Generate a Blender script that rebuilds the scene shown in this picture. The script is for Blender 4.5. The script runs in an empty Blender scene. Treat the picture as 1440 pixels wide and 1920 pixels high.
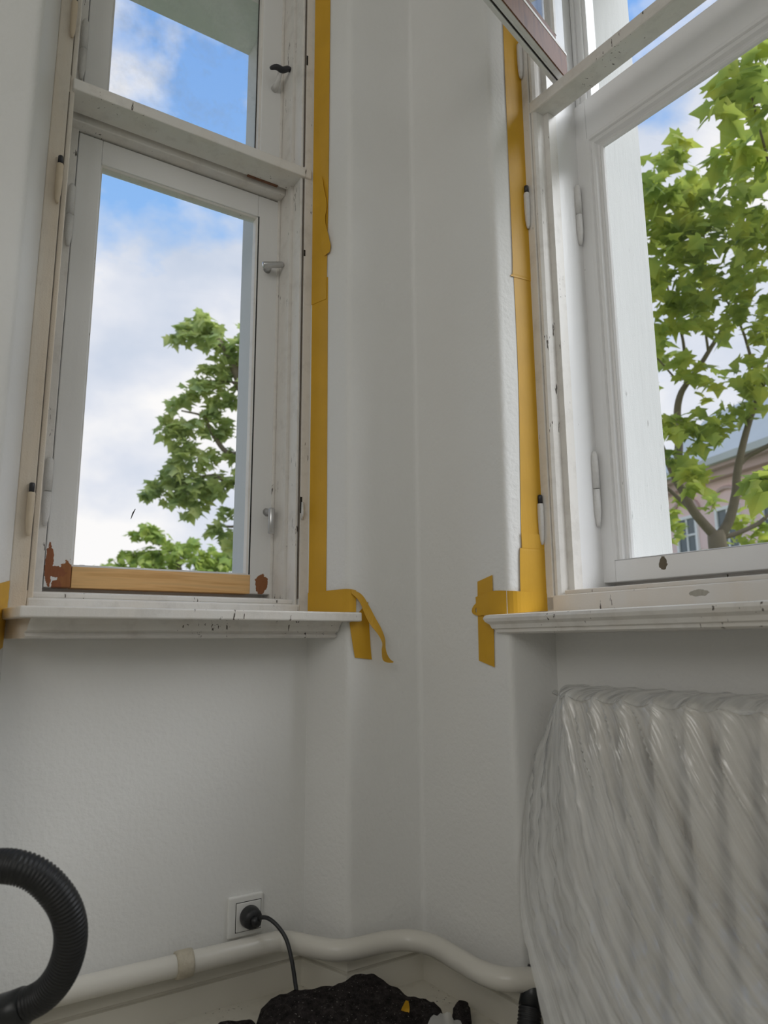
import bpy, bmesh, math, random
from mathutils import Vector, Matrix, noise
random.seed(7)
PI = math.pi
scene = bpy.context.scene
COL = scene.collection

# ------------------------------------------------------------------ camera
H = 0.727
CX = Vector((0.99997402, 0.00131939, -0.00708637))
CU = Vector((0.00720815, -0.18303728, 0.98307955))
CF = Vector((0.0, 0.98310509, 0.18304203))
FPX = 1330.0
cam_d = bpy.data.cameras.new('camera')
cam = bpy.data.objects.new('camera', cam_d)
COL.objects.link(cam)
m = Matrix.Identity(4)
for i in range(3):
    m[i][0], m[i][1], m[i][2] = CX[i], CU[i], -CF[i]
m[0][3], m[1][3], m[2][3] = 0, 0, H
cam.matrix_world = m
cam_d.sensor_fit = 'VERTICAL'
cam_d.sensor_height = 36.0
cam_d.lens = FPX / 1920 * 36
cam_d.clip_start = 0.05
cam_d.clip_end = 300
cam_d.dof.use_dof = True
cam_d.dof.focus_distance = 1.75
cam_d.dof.aperture_fstop = 4.5
scene.camera = cam
CAMP = Vector((0, 0, H))


def at(px, py, depth):
    """world point that stands `depth` metres in front of the camera, seen at that pixel"""
    return CAMP + (CX * (px - 720) - CU * (py - 960) + CF * FPX) * (depth / FPX)


# ------------------------------------------------------------------ world sky, sun, exposure
world = bpy.data.worlds.new('sky')
scene.world = world
world.use_nodes = True
wt = world.node_tree
wt.nodes.clear()


def N(tree, typ, **kw):
    n = tree.nodes.new(typ)
    for k, v in kw.items():
        if k.startswith('i_'):
            key = k[2:]
            n.inputs[int(key) if key.isdigit() else key].default_value = v
        else:
            setattr(n, k, v)
    return n


def ramp(tree, stops, fac=None):
    r = tree.nodes.new('ShaderNodeValToRGB')
    e = r.color_ramp.elements
    while len(e) < len(stops):
        e.new(0.5)
    for el, (p, c) in zip(e, stops):
        el.position = p
        el.color = (c, c, c, 1) if isinstance(c, (int, float)) else (*c, 1)
    if fac is not None:
        tree.links.new(fac, r.inputs[0])
    return r


def math_n(tree, op, a, b=None, clamp=False):
    n = tree.nodes.new('ShaderNodeMath')
    n.operation = op
    n.use_clamp = clamp
    for i, v in enumerate((a, b)):
        if v is None:
            continue
        if isinstance(v, (int, float)):
            n.inputs[i].default_value = v
        else:
            tree.links.new(v, n.inputs[i])
    return n.outputs[0]


def mixc(tree, fac, a, b, blend='MIX'):
    n = tree.nodes.new('ShaderNodeMix')
    n.data_type = 'RGBA'
    n.blend_type = blend
    for s, v in ((n.inputs[0], fac), (n.inputs[6], a), (n.inputs[7], b)):
        if isinstance(v, (int, float)):
            s.default_value = v
        elif isinstance(v, tuple):
            s.default_value = (*v, 1) if len(v) == 3 else v
        else:
            tree.links.new(v, s)
    return n.outputs[2]


SKY_STRENGTH = 1.0
wtc = N(wt, 'ShaderNodeTexCoord')
sep = N(wt, 'ShaderNodeSeparateXYZ')
wt.links.new(wtc.outputs['Generated'], sep.inputs[0])
zc = math_n(wt, 'MAXIMUM', sep.outputs[2], 0.0)
flat = N(wt, 'ShaderNodeMapping')
flat.inputs['Location'].default_value = (4.720962, 2.063321, 7.921165)
flat.inputs['Scale'].default_value = (1.0, 1.0, 1.5)
wt.links.new(wtc.outputs['Generated'], flat.inputs[0])
n1 = N(wt, 'ShaderNodeTexNoise', i_Scale=2.6, i_Detail=8.0, i_Roughness=0.55)
n2 = N(wt, 'ShaderNodeTexNoise', i_Scale=4.2, i_Detail=5.0, i_Roughness=0.5)
wt.links.new(flat.outputs[0], n1.inputs['Vector'])
wt.links.new(flat.outputs[0], n2.inputs['Vector'])
cover = math_n(wt, 'SUBTRACT', n1.outputs[0], math_n(wt, 'MULTIPLY', math_n(wt, 'SUBTRACT', zc, 0.45), 0.55))
cl = ramp(wt, [(0.38, 0.0), (0.47, 1.0)], cover)
blue = ramp(wt, [(0.0, (0.55, 0.74, 0.95)), (0.25, (0.36, 0.62, 0.95)), (0.7, (0.22, 0.44, 0.88)), (1.0, (0.14, 0.32, 0.75))], zc)
white = ramp(wt, [(0.30, (0.58, 0.66, 0.80)), (0.46, (0.76, 0.80, 0.89)), (0.60, (1.0, 0.99, 0.985))], n2.outputs[0])
skyc = mixc(wt, cl.outputs[0], blue.outputs[0], white.outputs[0])
bg = N(wt, 'ShaderNodeBackground', i_Strength=SKY_STRENGTH)
wt.links.new(skyc, bg.inputs[0])
wo = N(wt, 'ShaderNodeOutputWorld')
wt.links.new(bg.outputs[0], wo.inputs[0])

sun_d = bpy.data.lights.new('sun', 'SUN')
sun_d.energy = 3.4
sun_d.angle = math.radians(45)      # veiled by thin cloud: a broad soft sun
sun_d.color = (0.96, 0.98, 1.0)
sun = bpy.data.objects.new('sun', sun_d)
COL.objects.link(sun)
s_az, s_el = math.radians(106), math.radians(44)
sdir = Vector((math.sin(s_az) * math.cos(s_el), math.cos(s_az) * math.cos(s_el), math.sin(s_el)))
sun.rotation_euler = sdir.to_track_quat('Z', 'Y').to_euler()
sun.location = (0, -3, 8)

# fill lamps added behind the camera, as if daylight came from unseen windows


def room_fill_light(name, loc, facing, sx, sz, watts, col):
    d = bpy.data.lights.new(name, 'AREA')
    d.shape = 'RECTANGLE'
    d.size, d.size_y = sx, sz
    d.energy = watts
    d.color = col
    o = bpy.data.objects.new(name, d)
    COL.objects.link(o)
    o.location = loc
    o.rotation_euler = (-Vector(facing)).to_track_quat('Z', 'Y').to_euler()


room_fill_light('right_rear_fill', (1.0, -2.15, 2.35), (-0.15, 1.0, -0.12), 1.3, 1.4, 3.5, (0.97, 0.985, 1.0))
room_fill_light('left_rear_fill', (-1.2, -1.95, 2.4), (0.3, 1.0, -0.12), 1.5, 1.3, 17.5, (1.0, 0.975, 0.94))


scene.view_settings.view_transform = 'Standard'
scene.view_settings.look = 'None'
scene.view_settings.exposure = 0.0
scene.view_settings.gamma = 1.0
scene.view_settings.use_curve_mapping = False
scene.cycles.use_denoising = True
scene.cycles.max_bounces = 12
scene.cycles.diffuse_bounces = 6
scene.cycles.transparent_max_bounces = 16
scene.cycles.sample_clamp_indirect = 6.0

# ------------------------------------------------------------------ frames of reference of the two window walls
OL, RL = Vector((-0.18667, 1.72761, 0)), math.radians(32.8)
ORR, RR = Vector((0.37111, 1.56827, 0)), math.radians(-53.9)
ML = Matrix.Translation(OL) @ Matrix.Rotation(RL, 4, 'Z')
MR = Matrix.Translation(ORR) @ Matrix.Rotation(RR, 4, 'Z')
CW = Vector((0.0846, 1.7528, 0))


def L(s, d, z=0.0):
    return ML @ Vector((s, d, z))


def R(s, d, z=0.0):
    return MR @ Vector((s, d, z))


# ------------------------------------------------------------------ materials
MATS = {}


def new_mat(name):
    mt = bpy.data.materials.new(name)
    mt.use_nodes = True
    t = mt.node_tree
    t.nodes.clear()
    out = t.nodes.new('ShaderNodeOutputMaterial')
    MATS[name] = mt
    return mt, t, out


def bump(t, height, strength=0.3, dist=0.01):
    b = N(t, 'ShaderNodeBump', i_Strength=strength, i_Distance=dist)
    t.links.new(height, b.inputs['Height'])
    return b.outputs[0]


def principled(t, out, col, rough=0.5, normal=None, spec=0.5, metal=0.0):
    p = t.nodes.new('ShaderNodeBsdfPrincipled')
    for key, v in (('Base Color', col), ('Roughness', rough), ('Metallic', metal), ('Specular IOR Level', spec)):
        if isinstance(v, tuple):
            p.inputs[key].default_value = (*v, 1)
        elif isinstance(v, (int, float)):
            p.inputs[key].default_value = v
        else:
            t.links.new(v, p.inputs[key])
    if normal is not None:
        t.links.new(normal, p.inputs['Normal'])
    if out is not None:
        t.links.new(p.outputs[0], out.inputs[0])
    return p


def tex(t, kind='Object', scale=(1, 1, 1)):
    tc = N(t, 'ShaderNodeTexCoord')
    mp = N(t, 'ShaderNodeMapping')
    mp.inputs['Scale'].default_value = scale
    t.links.new(tc.outputs[kind], mp.inputs[0])
    return mp.outputs[0]


def noise_n(t, vec, scale, detail=4.0, rough=0.5):
    n = N(t, 'ShaderNodeTexNoise', i_Scale=scale, i_Detail=detail, i_Roughness=rough)
    t.links.new(vec, n.inputs['Vector'])
    return n.outputs[0]


def mat_plain(name, col, rough=0.5, var=0.0, vscale=8.0, bstr=0.0, bscale=200.0, spec=0.5, metal=0.0):
    mt, t, out = new_mat(name)
    v = tex(t)
    c = col
    if var:
        c = mixc(t, math_n(t, 'MULTIPLY', noise_n(t, v, vscale), var), col, tuple(x * 0.55 for x in col))
    nrm = bump(t, noise_n(t, v, bscale, 3), bstr, 0.004) if bstr else None
    principled(t, out, c, rough, nrm, spec, metal)
    return mt


def mat_plaster(name, col=(0.80, 0.80, 0.785)):
    mt, t, out = new_mat(name)
    v = tex(t)
    a = noise_n(t, v, 95, 3, 0.5)
    b = noise_n(t, v, 9, 3, 0.5)
    h = math_n(t, 'ADD', a, math_n(t, 'MULTIPLY', b, 1.6))
    smear = ramp(t, [(0.42, 0.0), (0.72, 0.10)], noise_n(t, v, 3.2, 3))
    c = mixc(t, smear.outputs[0], col, (0.62, 0.60, 0.57))
    principled(t, out, c, 0.55, bump(t, h, 0.34, 0.004), 0.3)
    return mt


def mat_paint(name, col, chips=0.0, chipcol=(0.10, 0.085, 0.07), cream=0.0, rough=0.38, spots=(), dirt=0.0, streak=0.0):
    """old gloss paint on wood: faint brush relief, flaked specks, and bare patches (local position, radii, colour)"""
    mt, t, out = new_mat(name)
    v = tex(t)
    vs = tex(t, scale=(1, 1, 0.15))
    c = col
    if cream:
        f = ramp(t, [(0.35, 0.0), (0.7, cream)], noise_n(t, vs, 14, 4))
        c = mixc(t, f.outputs[0], c, (0.72, 0.56, 0.38))
    if dirt:
        f = ramp(t, [(0.5, 0.0), (0.75, dirt)], noise_n(t, v, 22, 5, 0.65))
        c = mixc(t, f.outputs[0], c, (0.30, 0.26, 0.22))
    if chips:
        big = ramp(t, [(0.45, 0.0), (0.62, 0.14)], noise_n(t, v, 7, 2))
        fine = noise_n(t, vs, 130, 3, 0.6)
        f = math_n(t, 'GREATER_THAN', math_n(t, 'ADD', fine, math_n(t, 'MULTIPLY', big.outputs[0], chips)), 0.78)
        c = mixc(t, f, c, chipcol)
    for (ctr, rad, scol) in spots:
        mp = N(t, 'ShaderNodeVectorMath', operation='SUBTRACT')
        t.links.new(v, mp.inputs[0])
        mp.inputs[1].default_value = ctr
        dv = N(t, 'ShaderNodeVectorMath', operation='DIVIDE')
        t.links.new(mp.outputs[0], dv.inputs[0])
        dv.inputs[1].default_value = rad
        ln = N(t, 'ShaderNodeVectorMath', operation='LENGTH')
        t.links.new(dv.outputs[0], ln.inputs[0])
        wob = math_n(t, 'MULTIPLY', math_n(t, 'SUBTRACT', noise_n(t, v, 90, 4, 0.65), 0.5), 1.1)
        f = math_n(t, 'LESS_THAN', math_n(t, 'ADD', ln.outputs['Value'], wob), 1.0)
        grain = noise_n(t, vs, 160, 3)
        sc = mixc(t, math_n(t, 'MULTIPLY', grain, 0.8), scol, tuple(x * 0.45 for x in scol))
        c = mixc(t, f, c, sc)
    nrm = bump(t, math_n(t, 'ADD', noise_n(t, vs, 60, 4), math_n(t, 'MULTIPLY', noise_n(t, v, 300, 2), 0.3)), 0.25 + streak, 0.003)
    principled(t, out, c, rough, nrm, 0.45)
    return mt


def mat_wood(name, c1, c2, axis_scale, rough=0.5, wscale=18.0):
    mt, t, out = new_mat(name)
    v = tex(t, scale=axis_scale)
    w = noise_n(t, v, wscale, 5, 0.6)
    st = ramp(t, [(0.30, c2), (0.48, c1), (0.60, tuple(x * 0.85 for x in c1)), (0.72, c2)], w)
    principled(t, out, st.outputs[0], rough, bump(t, w, 0.15, 0.002), 0.35)
    return mt


def both_sides_ior(t, fr, ior):
    # thin sheet: the same reflectance on both faces
    g = N(t, 'ShaderNodeNewGeometry')
    m_ = N(t, 'ShaderNodeMapRange')
    m_.inputs['To Min'].default_value = ior
    m_.inputs['To Max'].default_value = 1 / ior
    t.links.new(g.outputs['Backfacing'], m_.inputs['Value'])
    t.links.new(m_.outputs[0], fr.inputs['IOR'])


def mat_glass(name, smudge=0.0, ior=1.5):
    mt, t, out = new_mat(name)
    tr = N(t, 'ShaderNodeBsdfTransparent')
    gl = N(t, 'ShaderNodeBsdfGlossy')
    gl.inputs['Roughness'].default_value = 0.02
    fr = N(t, 'ShaderNodeFresnel')
    both_sides_ior(t, fr, ior)
    mx = N(t, 'ShaderNodeMixShader')
    t.links.new(fr.outputs[0], mx.inputs[0])
    t.links.new(tr.outputs[0], mx.inputs[1])
    t.links.new(gl.outputs[0], mx.inputs[2])
    last = mx.outputs[0]
    if smudge:
        v = tex(t)
        f = ramp(t, [(0.45, 0.0), (0.75, smudge)], noise_n(t, v, 9, 6, 0.7))
        df = N(t, 'ShaderNodeBsdfDiffuse')
        df.inputs[0].default_value = (0.8, 0.82, 0.82, 1)
        m2 = N(t, 'ShaderNodeMixShader')
        t.links.new(f.outputs[0], m2.inputs[0])
        t.links.new(last, m2.inputs[1])
        t.links.new(df.outputs[0], m2.inputs[2])
        last = m2.outputs[0]
    t.links.new(last, out.inputs[0])
    return mt


def mat_leaf(name, c1, c2, c3):
    mt, t, out = new_mat(name)
    g = N(t, 'ShaderNodeNewGeometry')
    n = noise_n(t, g.outputs['Position'], 5.0, 3)
    r = ramp(t, [(0.32, c2), (0.5, c1), (0.68, c3)], n)
    p = principled(t, None, r.outputs[0], 0.5, None, 0.3)
    tl = N(t, 'ShaderNodeBsdfTranslucent')
    t.links.new(mixc(t, 0.4, r.outputs[0], (0.60, 0.68, 0.12)), tl.inputs[0])
    mx = N(t, 'ShaderNodeMixShader')
    mx.inputs[0].default_value = 0.5
    t.links.new(p.outputs[0], mx.inputs[1])
    t.links.new(tl.outputs[0], mx.inputs[2])
    t.links.new(mx.outputs[0], out.inputs[0])
    return mt


def mat_film(name):
    mt, t, out = new_mat(name)
    uv = N(t, 'ShaderNodeUVMap')
    mp = N(t, 'ShaderNodeMapping')
    mp.inputs['Scale'].default_value = (4.2, 0.22, 1.0)
    t.links.new(uv.outputs[0], mp.inputs[0])
    streak = noise_n(t, mp.outputs[0], 1.3, 3.0, 0.5)
    fine = noise_n(t, tex(t), 150, 3)
    h = math_n(t, 'ADD', streak, math_n(t, 'MULTIPLY', fine, 0.03))
    nrm = bump(t, h, 0.42, 0.02)
    tr = N(t, 'ShaderNodeBsdfTransparent')
    tr.inputs[0].default_value = (0.95, 0.95, 0.94, 1)
    df = N(t, 'ShaderNodeBsdfDiffuse')
    df.inputs[0].default_value = (0.95, 0.95, 0.93, 1)
    tl = N(t, 'ShaderNodeBsdfTranslucent')
    tl.inputs[0].default_value = (0.95, 0.95, 0.93, 1)
    gl = N(t, 'ShaderNodeBsdfGlossy')
    gl.inputs['Roughness'].default_value = 0.24
    for n in (df, gl):
        t.links.new(nrm, n.inputs['Normal'])
    a = N(t, 'ShaderNodeMixShader')
    a.inputs[0].default_value = 0.25
    t.links.new(df.outputs[0], a.inputs[1])
    t.links.new(tl.outputs[0], a.inputs[2])
    b = N(t, 'ShaderNodeMixShader')
    lw = N(t, 'ShaderNodeLayerWeight', i_Blend=0.4)
    veil = ramp(t, [(0.36, 0.0), (0.66, 0.34)], streak)
    op = math_n(t, 'ADD', math_n(t, 'MULTIPLY', math_n(t, 'POWER', lw.outputs['Facing'], 2.0), 0.55), math_n(t, 'ADD', veil.outputs[0], 0.25), True)
    at_ = N(t, 'ShaderNodeAttribute', attribute_name='layers')
    op = math_n(t, 'ADD', op, math_n(t, 'MULTIPLY', at_.outputs['Fac'], 0.26), True)
    t.links.new(op, b.inputs[0])
    t.links.new(tr.outputs[0], b.inputs[1])
    t.links.new(a.outputs[0], b.inputs[2])
    c = N(t, 'ShaderNodeMixShader')
    fr = N(t, 'ShaderNodeFresnel')
    both_sides_ior(t, fr, 1.6)
    t.links.new(nrm, fr.inputs['Normal'])
    t.links.new(math_n(t, 'ADD', fr.outputs[0], 0.05), c.inputs[0])
    t.links.new(b.outputs[0], c.inputs[1])
    t.links.new(gl.outputs[0], c.inputs[2])
    t.links.new(c.outputs[0], out.inputs[0])
    return mt


def mat_tape(name, col=(0.72, 0.40, 0.025)):
    mt, t, out = new_mat(name)
    v = tex(t)
    n = noise_n(t, v, 12, 4)
    c = mixc(t, n, col, tuple(x * 0.78 for x in col))
    nrm = bump(t, noise_n(t, tex(t, scale=(1, 1, 0.25)), 45, 4), 0.25, 0.004)
    principled(t, out, c, 0.45, nrm, 0.4)
    return mt


BARE = (0.36, 0.13, 0.055)
WHITE = (0.80, 0.795, 0.775)
mat_plaster('wall_plaster')
mat_plaster('ceiling_plaster', (0.82, 0.82, 0.80))
mat_paint('exterior_render', (0.57, 0.57, 0.555), chips=0.6, chipcol=(0.35, 0.34, 0.33), rough=0.7, streak=0.35)
mat_paint('old_paint', (0.77, 0.755, 0.725), chips=0.95, cream=0.12, dirt=0.25)
mat_paint('cream_paint', (0.76, 0.71, 0.63), chips=0.8, cream=0.55, dirt=0.15, streak=0.45)
mat_paint('fresh_paint', (0.80, 0.80, 0.80), chips=0.35, rough=0.3)
mat_paint('sash_paint_one', (0.80, 0.80, 0.79), chips=0.45, rough=0.32, spots=(
    ((-0.527, 0.115, 0.868), (0.016, 0.05, 0.042), (0.42, 0.17, 0.06)),
    ((-0.548, 0.115, 0.885), (0.020, 0.05, 0.012), BARE),
    ((-0.562, 0.115, 0.90), (0.008, 0.05, 0.045), BARE),
    ((-0.545, 0.115, 0.858), (0.010, 0.05, 0.010), BARE),
    ((-0.072, 0.115, 0.878), (0.016, 0.05, 0.026), (0.36, 0.14, 0.05))))
mat_paint('sash_paint_two', (0.80, 0.80, 0.80), chips=0.4, rough=0.3, spots=(
    ((0.199, 0.115, 0.888), (0.010, 0.05, 0.014), (0.16, 0.13, 0.09)),))
mat_paint('rail_paint_two', (0.76, 0.735, 0.70), chips=0.8, cream=0.25, spots=(
    ((0.352, -0.02, 0.813), (0.020, 0.05, 0.006), (0.50, 0.47, 0.40)),))
mat_wood('pine', (0.80, 0.50, 0.22), (0.58, 0.30, 0.10), (0.25, 1, 6.0), wscale=9)
mat_wood('bare_brown_wood', (0.18, 0.078, 0.038), (0.10, 0.04, 0.022), (6, 0.3, 1.0), wscale=9)
mat_glass('window_glass', 0.0, 1.3)
mat_glass('open_sash_glass', 0.0, 1.6)
mat_glass('dusty_glass', 0.16)
mat_plain('dark_gap', (0.02, 0.018, 0.016), 0.8)
mat_plain('groove_dirt', (0.20, 0.17, 0.14), 0.9, 0.8, 30)
mat_plain('pin_black', (0.025, 0.025, 0.03), 0.35)
mat_plain('pin_cream', (0.72, 0.60, 0.44), 0.4, 0.5, 40)
mat_plain('hinge_white', (0.74, 0.73, 0.71), 0.4, 0.35, 90, 0.3, 400)
mat_plain('silver', (0.62, 0.62, 0.62), 0.28, 0.3, 60, 0, 1, 0.5, 0.9)
mat_tape('tape')
mat_plain('pipe_paint', (0.70, 0.675, 0.615), 0.28, 0.12, 20, 0.12, 60)
mat_plain('collar_paint', (0.62, 0.56, 0.44), 0.5, 0.7, 60, 0.5, 150)
mat_plain('skirting_paint', (0.64, 0.61, 0.53), 0.35, 0.15, 12, 0.1, 50)
mat_paint('floor_paint', (0.58, 0.55, 0.47), chips=1.1, chipcol=(0.12, 0.10, 0.08), rough=0.5, dirt=0.35)
mat_plain('socket_white', (0.80, 0.80, 0.78), 0.25)
mat_plain('plug_black', (0.012, 0.013, 0.015), 0.4)
mat_plain('hose_black', (0.013, 0.014, 0.016), 0.42)
mat_plain('hose_cuff', (0.016, 0.018, 0.02), 0.35, 0.3, 40)
mat_film('plastic_film')
mat_plain('radiator_paint', (0.86, 0.82, 0.76), 0.35, 0.1, 10)
mat_leaf('maple_leaf', (0.40, 0.47, 0.09), (0.20, 0.30, 0.07), (0.58, 0.58, 0.10))
mat_leaf('hazy_leaf', (0.48, 0.55, 0.22), (0.30, 0.40, 0.18), (0.64, 0.66, 0.26))  # maple leaf made paler: haze put into its colour
mat_leaf('pale_leaf', (0.36, 0.46, 0.10), (0.24, 0.36, 0.10), (0.52, 0.58, 0.16))
mat_plain('bark', (0.24, 0.19, 0.13), 0.9, 0.8, 18, 0.6, 60)
mat_plain('pink_render', (0.90, 0.67, 0.63), 0.9, 0.15, 1)
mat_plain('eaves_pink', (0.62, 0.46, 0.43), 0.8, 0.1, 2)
mat_plain('roof_sheet', (0.60, 0.61, 0.57), 0.95, 0.25, 1.5)
mat_plain('house_window_white', (0.82, 0.82, 0.80), 0.5)
mat_plain('house_pane', (0.10, 0.13, 0.14), 0.08)
mat_plain('ground_green', (0.16, 0.20, 0.09), 0.95, 0.5, 0.6)


def mat_felt():
    mt, t, out = new_mat('felt')
    v = tex(t)
    a = noise_n(t, v, 70, 6, 0.7)
    sp = noise_n(t, v, 260, 2)
    c = ramp(t, [(0.35, (0.014, 0.012, 0.012)), (0.6, (0.044, 0.038, 0.037)), (0.75, (0.09, 0.08, 0.077))], a)
    c2 = mixc(t, math_n(t, 'GREATER_THAN', sp, 0.70), c.outputs[0], (0.30, 0.28, 0.26))
    principled(t, out, c2, 0.95, bump(t, math_n(t, 'ADD', a, sp), 0.9, 0.01), 0.1)


mat_felt()

# ------------------------------------------------------------------ object helpers


def tag(o, label=None, cat=None, group=None, kind=None):
    for k, v in (('label', label), ('category', cat), ('group', group), ('kind', kind)):
        if v:
            o[k] = v
    return o


def obj(name, bm, mat, parent=None, smooth=False, bevel=0.0, recalc=True, seg=2):
    if recalc:
        bmesh.ops.recalc_face_normals(bm, faces=bm.faces)
    me = bpy.data.meshes.new(name)
    bm.to_mesh(me)
    bm.free()
    for mm in (mat if isinstance(mat, (list, tuple)) else [mat]):
        me.materials.append(MATS[mm])
    if smooth:
        for p in me.polygons:
            p.use_smooth = True
    o = bpy.data.objects.new(name, me)
    COL.objects.link(o)
    if parent is not None:
        o.parent = parent
    if bevel:
        b = o.modifiers.new('bevel', 'BEVEL')
        b.width = bevel
        b.segments = seg
        b.limit_method = 'ANGLE'
        b.angle_limit = math.radians(40)
    return o


def empty(name, mw=None, parent=None):
    o = bpy.data.objects.new(name, None)
    COL.objects.link(o)
    o.empty_display_size = 0.05
    if mw is not None:
        o.matrix_world = mw
    if parent is not None:
        o.parent = parent
    return o


def box(bm, x0, x1, y0, y1, z0, z1, mi=0):
    v = [bm.verts.new((x, y, z)) for z in (z0, z1) for y in (y0, y1) for x in (x0, x1)]
    for f in ((0, 1, 3, 2), (4, 5, 7, 6), (0, 1, 5, 4), (2, 3, 7, 6), (0, 2, 6, 4), (1, 3, 7, 5)):
        bm.faces.new([v[i] for i in f]).material_index = mi
    return bm


def B(*boxes):
    bm = bmesh.new()
    for b in boxes:
        box(bm, *b)
    return bm


def prism(bm, poly, z0, z1, mi=0):
    """plan polygon (x, y) extruded upward"""
    a = [bm.verts.new((p[0], p[1], z0)) for p in poly]
    b = [bm.verts.new((p[0], p[1], z1)) for p in poly]
    bm.faces.new(a[::-1]).material_index = mi
    bm.faces.new(b).material_index = mi
    n = len(poly)
    for i in range(n):
        bm.faces.new((a[i], a[(i + 1) % n], b[(i + 1) % n], b[i])).material_index = mi
    return bm


def sweep_profile(bm, prof, path):
    """closed profile [(across, up)] carried along plan points [(x, y, ax, ay)], ax/ay = the across direction there"""
    rings = []
    for (x, y, ax, ay) in path:
        rings.append([bm.verts.new((x + ax * a, y + ay * a, u)) for a, u in prof])
    n = len(prof)
    for r0, r1 in zip(rings, rings[1:]):
        for i in range(n):
            bm.faces.new((r0[i], r0[(i + 1) % n], r1[(i + 1) % n], r1[i]))
    bm.faces.new(rings[0])
    bm.faces.new(rings[-1][::-1])
    return bm


def catmull(pts, n):
    P = [Vector(p) for p in pts]
    P = [P[0] * 2 - P[1]] + P + [P[-1] * 2 - P[-2]]
    out = []
    for i in range(1, len(P) - 2):
        for k in range(n):
            t = k / n
            a, b, c, d = P[i - 1], P[i], P[i + 1], P[i + 2]
            out.append(0.5 * ((2 * b) + (c - a) * t + (2 * a - 5 * b + 4 * c - d) * t * t + (3 * b - a - 3 * c + d) * t ** 3))
    out.append(P[-2].copy())
    return out


def tube(bm, pts, rad, seg=12, cap=True, mi=0):
    """round tube along points; rad a number or one radius per point"""
    rings = []
    up = None
    for i, p in enumerate(pts):
        t = (pts[min(i + 1, len(pts) - 1)] - pts[max(i - 1, 0)]).normalized()
        if up is None:
            up = t.orthogonal().normalized()
        up = (up - t * up.dot(t)).normalized()
        w = t.cross(up)
        r = rad[i] if isinstance(rad, (list, tuple)) else rad
        rings.append([bm.verts.new(p + (up * math.cos(2 * PI * k / seg) + w * math.sin(2 * PI * k / seg)) * r) for k in range(seg)])
    for r0, r1 in zip(rings, rings[1:]):
        for k in range(seg):
            bm.faces.new((r0[k], r0[(k + 1) % seg], r1[(k + 1) % seg], r1[k])).material_index = mi
    if cap:
        bm.faces.new(rings[0][::-1]).material_index = mi
        bm.faces.new(rings[-1]).material_index = mi
    return bm


def outside_render(o):
    # faces beyond the sash line belong to the facade and carry its weathered render
    o.data.materials.append(MATS['exterior_render'])
    for p in o.data.polygons:
        c = Vector(p.center)
        dl, dr_ = (ML.inverted() @ c).y, (MR.inverted() @ c).y
        if (dl > 0.166 or dr_ > 0.166) and abs(p.normal.z) < 0.99:
            p.material_index = 1
    return o


def structure(name, bm, mat, bevel=0.0, smooth=False):
    o = obj(name, bm, mat, None, True, bevel)
    o.data.set_sharp_from_angle(angle=math.radians(32))
    o['kind'] = 'structure'
    return o


# ------------------------------------------------------------------ room shell
ZT = 3.25                    # ceiling height
ZH = 2.80                    # window head
OUT = 0.36                   # outer face of the walls


def xy(v):
    return (v.x, v.y)


def arc_corner(p, a, b, r, n=5):
    """round the corner p between neighbours a and b"""
    p, a, b = Vector(p), Vector(a), Vector(b)
    u, v = (a - p).normalized(), (b - p).normalized()
    p0, p1 = p + u * r, p + v * r
    return [tuple((p0 * (1 - t) ** 2 + p * 2 * t * (1 - t) + p1 * t * t)) for t in [i / n for i in range(n + 1)]]


# outer corner of the building, where the two outer faces meet
uL, nL = Vector((math.cos(RL), math.sin(RL))), Vector((-math.sin(RL), math.cos(RL)))
uR, nR = Vector((math.cos(RR), math.sin(RR))), Vector((-math.sin(RR), math.cos(RR)))
a0, b0 = OL.xy + nL * OUT, ORR.xy + nR * OUT
det = uL.x * -uR.y + uR.x * uL.y
tt = ((b0.x - a0.x) * -uR.y + uR.x * (b0.y - a0.y)) / det
OC = a0 + uL * tt

pe, pc, pr = xy(L(0.042, -0.126)), xy(CW), xy(R(-0.017, -0.124))
pier = []
pier += [xy(L(0, 0))]
pier += arc_corner(pe, xy(L(0, 0)), pc, 0.016)
pier += arc_corner(pc, pe, pr, 0.014, 5)
pier += arc_corner(pr, pc, xy(R(0, 0)), 0.016)
pier += [xy(R(0, 0)), xy(R(0.0, 0.165)), xy(R(0.07, 0.165)), xy(R(0.072, OUT)), tuple(OC), xy(L(-0.058, OUT)), xy(L(-0.062, 0.165)), xy(L(0, 0.165))]
bm = prism(bmesh.new(), pier, 0, ZT)
outside_render(structure('wall_corner', bm, 'wall_plaster'))

LW = -0.645
lp = [xy(L(LW, 0)), xy(L(LW, 0.165)), xy(L(LW + 0.06, 0.165)), xy(L(LW + 0.058, OUT)), xy(L(-2.6, OUT)), xy(L(-2.6, -0.126))]
lp += arc_corner(xy(L(-0.687, -0.126)), xy(L(-2.6, -0.126)), xy(L(LW, 0)), 0.016)
outside_render(structure('wall_left', prism(bmesh.new(), lp, 0, ZT), 'wall_plaster'))
RW = 1.30
rp = [xy(R(RW, 0)), xy(R(RW, 0.165)), xy(R(RW - 0.07, 0.165)), xy(R(RW - 0.072, OUT)), xy(R(3.4, OUT)), xy(R(3.4, -0.124)), xy(R(RW + 0.017, -0.124))]
outside_render(structure('wall_right', prism(bmesh.new(), rp, 0, ZT), 'wall_plaster'))


def niche(name, F, s0, s1, dback):
    # thin wall under the sill
    poly = [xy(F(s0 - 0.03, 0)), xy(F(s1 + 0.03, 0)), xy(F(s1 + 0.03, OUT - 0.02)), xy(F(s0 - 0.03, OUT - 0.02))]
    structure(name, prism(bmesh.new(), poly, 0, 0.775), 'wall_plaster')


niche('wall_under_window_left', L, LW, 0, 0)
niche('wall_under_window_right', R, 0, RW, 0)


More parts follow.
